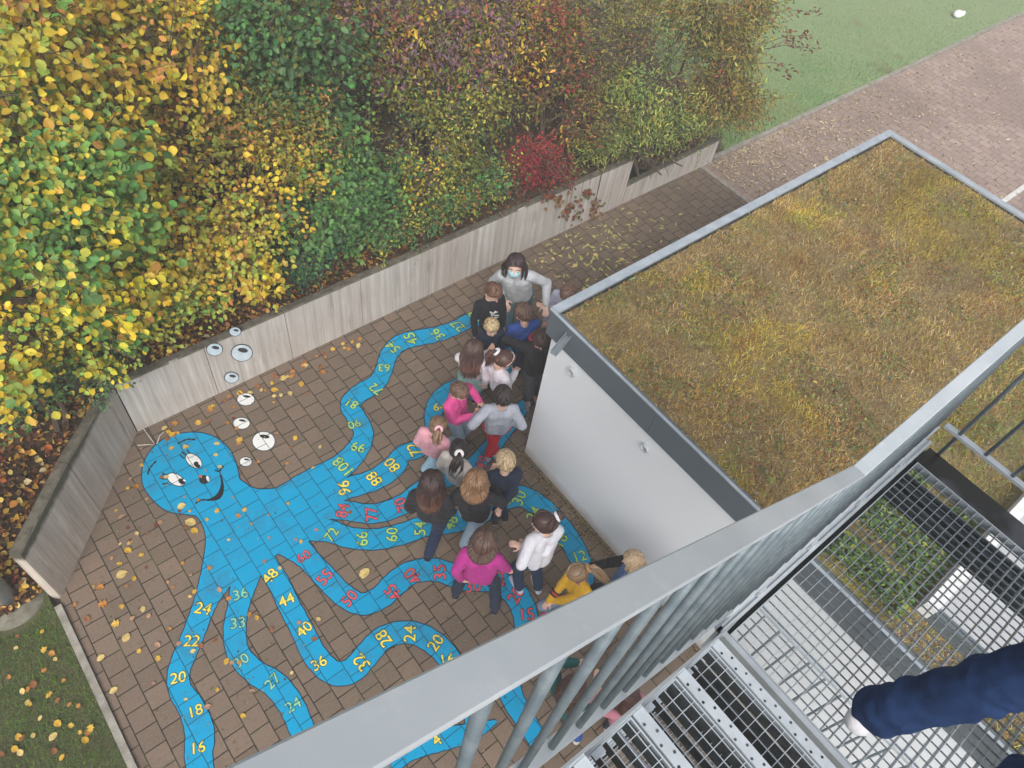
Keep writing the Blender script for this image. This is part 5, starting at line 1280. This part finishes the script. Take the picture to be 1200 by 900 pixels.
K('boy with short brown hair in a black top with white print beside the woman', (578,343), ((566,424),(578,420)), 300, '26262c', '4b5560', dict(style='crop', c='664838'), 1.36, hdown=32, hface=315, extras=lambda I: print_patch(I, 'chest', .085))
K('blond boy in a dark navy jacket looking down towards the camera', (576,384), ((566,440),(580,442)), 285, '262f42', '2e3440', dict(style='short', c='b8a27c'), 1.22, hdown=12, skin='dcb8a8')
K('brown-haired boy in a bright blue long-sleeved shirt seen from behind', (613,367), ((604,440),(618,436)), 105, '2e4a8c', '2a3348', dict(style='short', c='5a4438'), 1.38, hdown=15, hface=130, hands=((590,398,.85), None), loose=1.3)
K('child in a pale lilac shirt half hidden behind the roof corner', (665,345), ((644,400),(652,395)), 235, 'b3b2c6', '33363e', dict(style='short', c='75584a'), 1.36, hdown=25, hands=(None,(640,358,.9)))
K('dark-haired child in a black jacket with a red hood beside the white building', (633,398), ((617,468),(626,462)), 290, '2a2a2e', '4a4a52', dict(style='short', c='3f2b26'), 1.36, hdown=35, shoes='8c8894', loose=1.4, scarf='c8283c', hands=((598,403,.95), None), extras=lambda I: MB().ball(I['nb'] - I['fws'] * .075 - I['sp'] * .02, (.075, .05, .085), 16, 10, np.stack([I['side'], I['fws'], I['sp']], 1)).build('red_hood', cloth('c8283c'), I['top'], True))
dot = cloth('9fb8b4')
K('girl with long brown hair in a white top and teal patterned skirt', (555,410), ((547,466),(556,468)), 70, 'dcd3da', '5b7794', dict(style='long', c='503c36', L=.24, tip='8a6250'), 1.34, hdown=20, hface=45, skirt='8fb0aa', hands=(None,(570,413,.98)), loose=1.1)
K('girl in a white sweater and navy trousers with a low brown ponytail', (591,422), ((575,492),(590,488)), 20, 'e6e2ea', '2a3346', dict(style='pony', c='5a4038', L=.15, band='e8e6ec', side=.3, hoop='d9c2ba'), 1.37, hdown=35, hface=0, hands=((604,436,.85),(566,436,.85)), loose=1.2)
K('girl in a hot pink hooded sweater and light jeans', (538,459), ((528,518),(538,514)), 330, 'e0559a', '8fa3b4', dict(style='short', c='6a5040'), 1.26, hdown=30, hface=330, hands=((554,487,.85),(562,470,.85)), loose=1.35, scarf='e0559a')
K('dark-haired boy in a grey sweater and bright red trousers', (589,464), ((572,535),(580,532)), 95, 'a9aebb', 'c81f2c', dict(style='short', c='2e2422'), 1.36, hdown=10, hands=((600,494,.75),(558,487,.85)), shoes='9aa0aa', loose=1.3)
K('girl in a pale pink top with a light brown ponytail and pink tie', (513,499), ((497,552),(508,556)), 60, 'e0a3ae', '9fc0d2', dict(style='pony', c='85684e', L=.13, band='e8b6c0', side=-.5), 1.24, hdown=30, hands=(None, None), loose=1.1)
K('black-haired girl in a cream top with a white scrunchie', (538,527), ((530,592),(543,588)), 50, 'd6cdc6', '2a3142', dict(style='pony', c='2b2224', L=.17, band='efe9ec', side=-.4), 1.30, hdown=30, hface=60, loose=1.2, hands=((552,566,.8), None), extras=lambda I: print_patch(I, 'back', .07, '8f8a8c'))
K('girl with long dark brown hair in a black jacket and navy trousers', (506,566), ((502,652),(514,618)), 75, '2c2a2e', '26304a', dict(style='long', c='3c2a28', L=.20, tip='8a5a3c'), 1.46, hdown=22, loose=1.45, hands=((527,600,.72), None), shoes='24262e')
K('girl with golden brown hair in a black jacket over wide pale jeans', (558,564), ((545,640),(560,628)), 80, '2e2c30', '9db2c2', dict(style='long', c='87664a', L=.07), 1.42, hdown=22, loose=1.3, wide_leg=2.1, shoes='c9c5c0', hands=((575,566,.95),(527,594,.80)), extras=lambda I: print_patch(I, 'sleeve_l', .07, 'f0f0f0'))
K('blond child in navy clothes standing near the painted thirty', (592,540), ((580,610),(591,606)), 100, '222b40', '232b3c', dict(style='short', c='b39c7c'), 1.34, hdown=12, loose=1.2, hands=((585,600,.62),(574,556,.95)), skin='dcb8a8')
K('girl in a magenta knitted sweater striding in dark jeans', (567,634), ((580,714),(534,696)), 78, 'b5388c', '2a3446', dict(style='long', c='584238', L=.05), 1.42, hdown=28, loose=1.3, hands=((596,668,.66),(540,678,.70)), shoes='2a3040')
K('girl in a white top and navy jeans with a dark bun and white scrunchie', (637,613), ((630,690),(608,690)), 118, 'dcdce4', '2b3a52', dict(style='bun', c='4a3430', band='f0f0f2', side=-.5), 1.40, hdown=18, hface=170, loose=1.3, hands=((612,640,.95),(612,644,.88)), shoes='c4c6da')
K('girl in a yellow sweater with a long blonde ponytail crouching by the rail', (676,672), ((652,716),(664,722)), 200, 'd9a92e', '7f90a8', dict(style='pony', c='8f7458', L=.24, band='b58a60', pdir=340), 1.26, ztop=.92, hip=(676,704,.42), hdown=30, hface=190, hands=((640,708,.40),(650,705,.45)), shoes='d8508c', scarf='b05a8c', loose=1.2, extras=lambda I: stripes(I, 0, ('2a2a4a', 'c83c4a', '2a2a4a')))
def blue_top(I): print_patch(I, 'chest', .10, '3c5fa0')
K('blonde girl in a blue patterned top with black sleeves at the white wall', (741,656), ((716,706),(724,716)), 170, '5f82b8', '2c3038', dict(style='long', c='b59d7c', L=.10), 1.20, ztop=1.02, hip=(722,694,.5), hdown=20, hface=175, hands=((690,664,.72), None), skin='dcb8a8', loose=1.1,
  extras=lambda I: [MB().cap(I['shl'][i], .036*I['H'] + .016, I['elb'][i], .028*I['H'] + .014).cap(I['elb'][i], .028*I['H'] + .014, I['wr'][i], .020*I['H'] + .012).build('black_sleeve', cloth('232428'), I['top'], True) for i in (0, 1)])
K('brown-haired girl in a teal top seen between the balusters', (672,806), ((664,860),(676,866)), 60, '27615f', '2c4a8c', dict(style='long', c='584034', L=.14), 1.28, hdown=20, loose=1.2, hands=(None,(677,776,1.1)), shoes='b9b4ad')
K('girl with dark brown hair in a pink top under the stair edge', (735,812), ((716,866),(724,872)), 120, 'd88fa0', '3a4458', dict(style='long', c='54382e', L=.14), 1.24, hdown=20, loose=1.2, hands=((706,812,.95),(697,800,1.0)))
# ------------------------------------------------------------------ adult on the landing (only a leg reaches the frame)
def adult():
    z0 = ZL
    root = empty('person', (1.36, -.50, z0), 'adult in dark blue jeans and white shoes standing on the steel landing', 'person')
    jeans, n, b = newmat('denim'); v = objc(n)
    f_ = noise(n, v, 7, 4); wv = noise(n, v, 300, 2)
    c = mix(n, ramp(n, f_, [(.35, 0.0), (.68, 1.0)]), (.006, .018, .062), (.016, .042, .125)); c = mix(n, math_(n, 'MULTIPLY', wv, .3), c, (.03, .06, .14))
    n.links.new(c, b.inputs['Base Color']); b.inputs['Roughness'].default_value = .9; b.inputs['Specular IOR Level'].default_value = .15; bump(n, b, wv, .5, .003)
    A1 = np.array([1.325, -.375, z0 + .085]); A2 = np.array([1.50, -.735, z0 + .085])
    K1 = np.array([1.43, -.475, z0 + .47]); K2 = np.array([1.62, -.86, z0 + .47]); P1 = np.array([1.60, -.63, z0 + .88]); P2 = np.array([1.70, -.80, z0 + .88])
    NBp = np.array([1.80, -.82, z0 + 1.36]); hc = np.array([1.80, -.82, z0 + 1.56])
    fw = unit(np.array([.95, -.30, 0])); side = np.cross(fw, [0, 0, 1])
    bd = MB()
    for A_, K_, P_ in ((A1, K1, P1), (A2, K2, P2)): bd.cap(P_, .085, K_, .055); bd.cap(K_, .055, A_, .036); bd.cap(A_, .035, A_ + fw * .13 + np.array([0, 0, -.05]), .03)
    bd.cap((P1 + P2) / 2, .12, NBp - np.array([0, 0, .12]), .13); bd.cap(NBp, .055, hc, .05); bd.ball(hc + np.array([0, 0, .02]), (.078, .095, .115), 16, 12); 
    for s in (1, -1):
        sh = NBp + side * .17 * s - np.array([0, 0, .05]); el = sh + np.array([0, 0, -.27]) - fw * .05; w_ = el + fw * .12 + np.array([0, 0, -.20]); bd.cap(NBp - np.array([0, 0, .04]), .06, sh, .05); bd.cap(sh, .048, el, .036); bd.cap(el, .036, w_, .026)
        bd.cap(w_, .026, w_ + np.array([0, 0, -.07]), .03)
        for q in range(4): bd.cap(w_ + np.array([0, 0, -.07]) + fw * (q - 1.5) * .018, .009, w_ + np.array([0, 0, -.145]) + fw * (q - 1.5) * .02 + side * s * -.02, .008, 7)
        bd.cap(w_ + np.array([0, 0, -.02]), .011, w_ + np.array([0, 0, -.07]) + fw * .05, .009, 7)
    link('body', remesh(bd, .011, 3), skinmat('dcb8a8'), root)
    tr = MB()
    for A_, K_, P_ in ((A1, K1, P1), (A2, K2, P2)):
        tr.cap(P_, .095, K_, .068); tr.cap(K_, .068, K_ * .45 + A_ * .55, .058); tr.cap(K_ * .45 + A_ * .55, .058, A_ + np.array([0, 0, .0]), .062)
    tr.cap(P1, .115, P2, .115); me = remesh(tr, .009, 2); crumple(me, .010, 6, 3); crumple(me, .008, 13, 5); PEND[me][3].append(('crease', .007, z0))
    link('trousers', me, jeans, root)
    for A_ in (A1, A2):
        sh = MB(); b0 = A_ + np.array([0, 0, -.045]); sh.cap(b0 - fw * .040, .042, b0 + fw * .10, .040); sh.cap(b0 + fw * .10, .040, b0 + fw * .17 + np.array([0, 0, -.01]), .030); so_ = link('shoe', remesh(sh, .01, 2), cloth('d6d6da', 0), root)
        MB().cap(b0 - fw * .03 + np.array([0, 0, -.022]), .0205, b0 + fw * .17 + np.array([0, 0, -.024]), .019, 10).build('sole', cloth('eeeeee', 0), so_, True)
    tp = MB(); tp.cap((P1 + P2) / 2 + np.array([0, 0, .05]), .15, NBp - np.array([0, 0, .12]), .15)
    for s in (1, -1):
        sh = NBp + side * .17 * s - np.array([0, 0, .05]); el = sh + np.array([0, 0, -.27]) - fw * .05; w_ = el + fw * .12 + np.array([0, 0, -.20]); tp.cap(NBp - np.array([0, 0, .04]), .07, sh, .062); tp.cap(sh, .062, el, .05); tp.cap(el, .05, w_, .04)
    me = remesh(tp, .014, 2); crumple(me, .008, 8, 3); link('jacket', me, cloth('3a4048'), root)
    hb = MB(); hb.ball(hc + np.array([0, 0, .045]) - fw * .018, (.088, .10, .10), 16, 12); hb.build('hair', cloth('4a342a', 0), root, True)
adult()
finish_people()
# ------------------------------------------------------------------ autumn mist
hz = MB().box(-14, 70, -34, 60, -1.2, 9.0).build('haze', None)
hm = bpy.data.materials.new('haze'); hm.use_nodes = True; hn = hm.node_tree; hn.nodes.clear()
vo = hn.nodes.new('ShaderNodeVolumePrincipled'); vo.inputs['Color'].default_value = (.93, .94, .95, 1); vo.inputs['Density'].default_value = .009; vo.inputs['Anisotropy'].default_value = .2
oo = hn.nodes.new('ShaderNodeOutputMaterial'); hn.links.new(vo.outputs[0], oo.inputs['Volume']); hz.data.materials.append(hm); hz['kind'] = 'stuff'
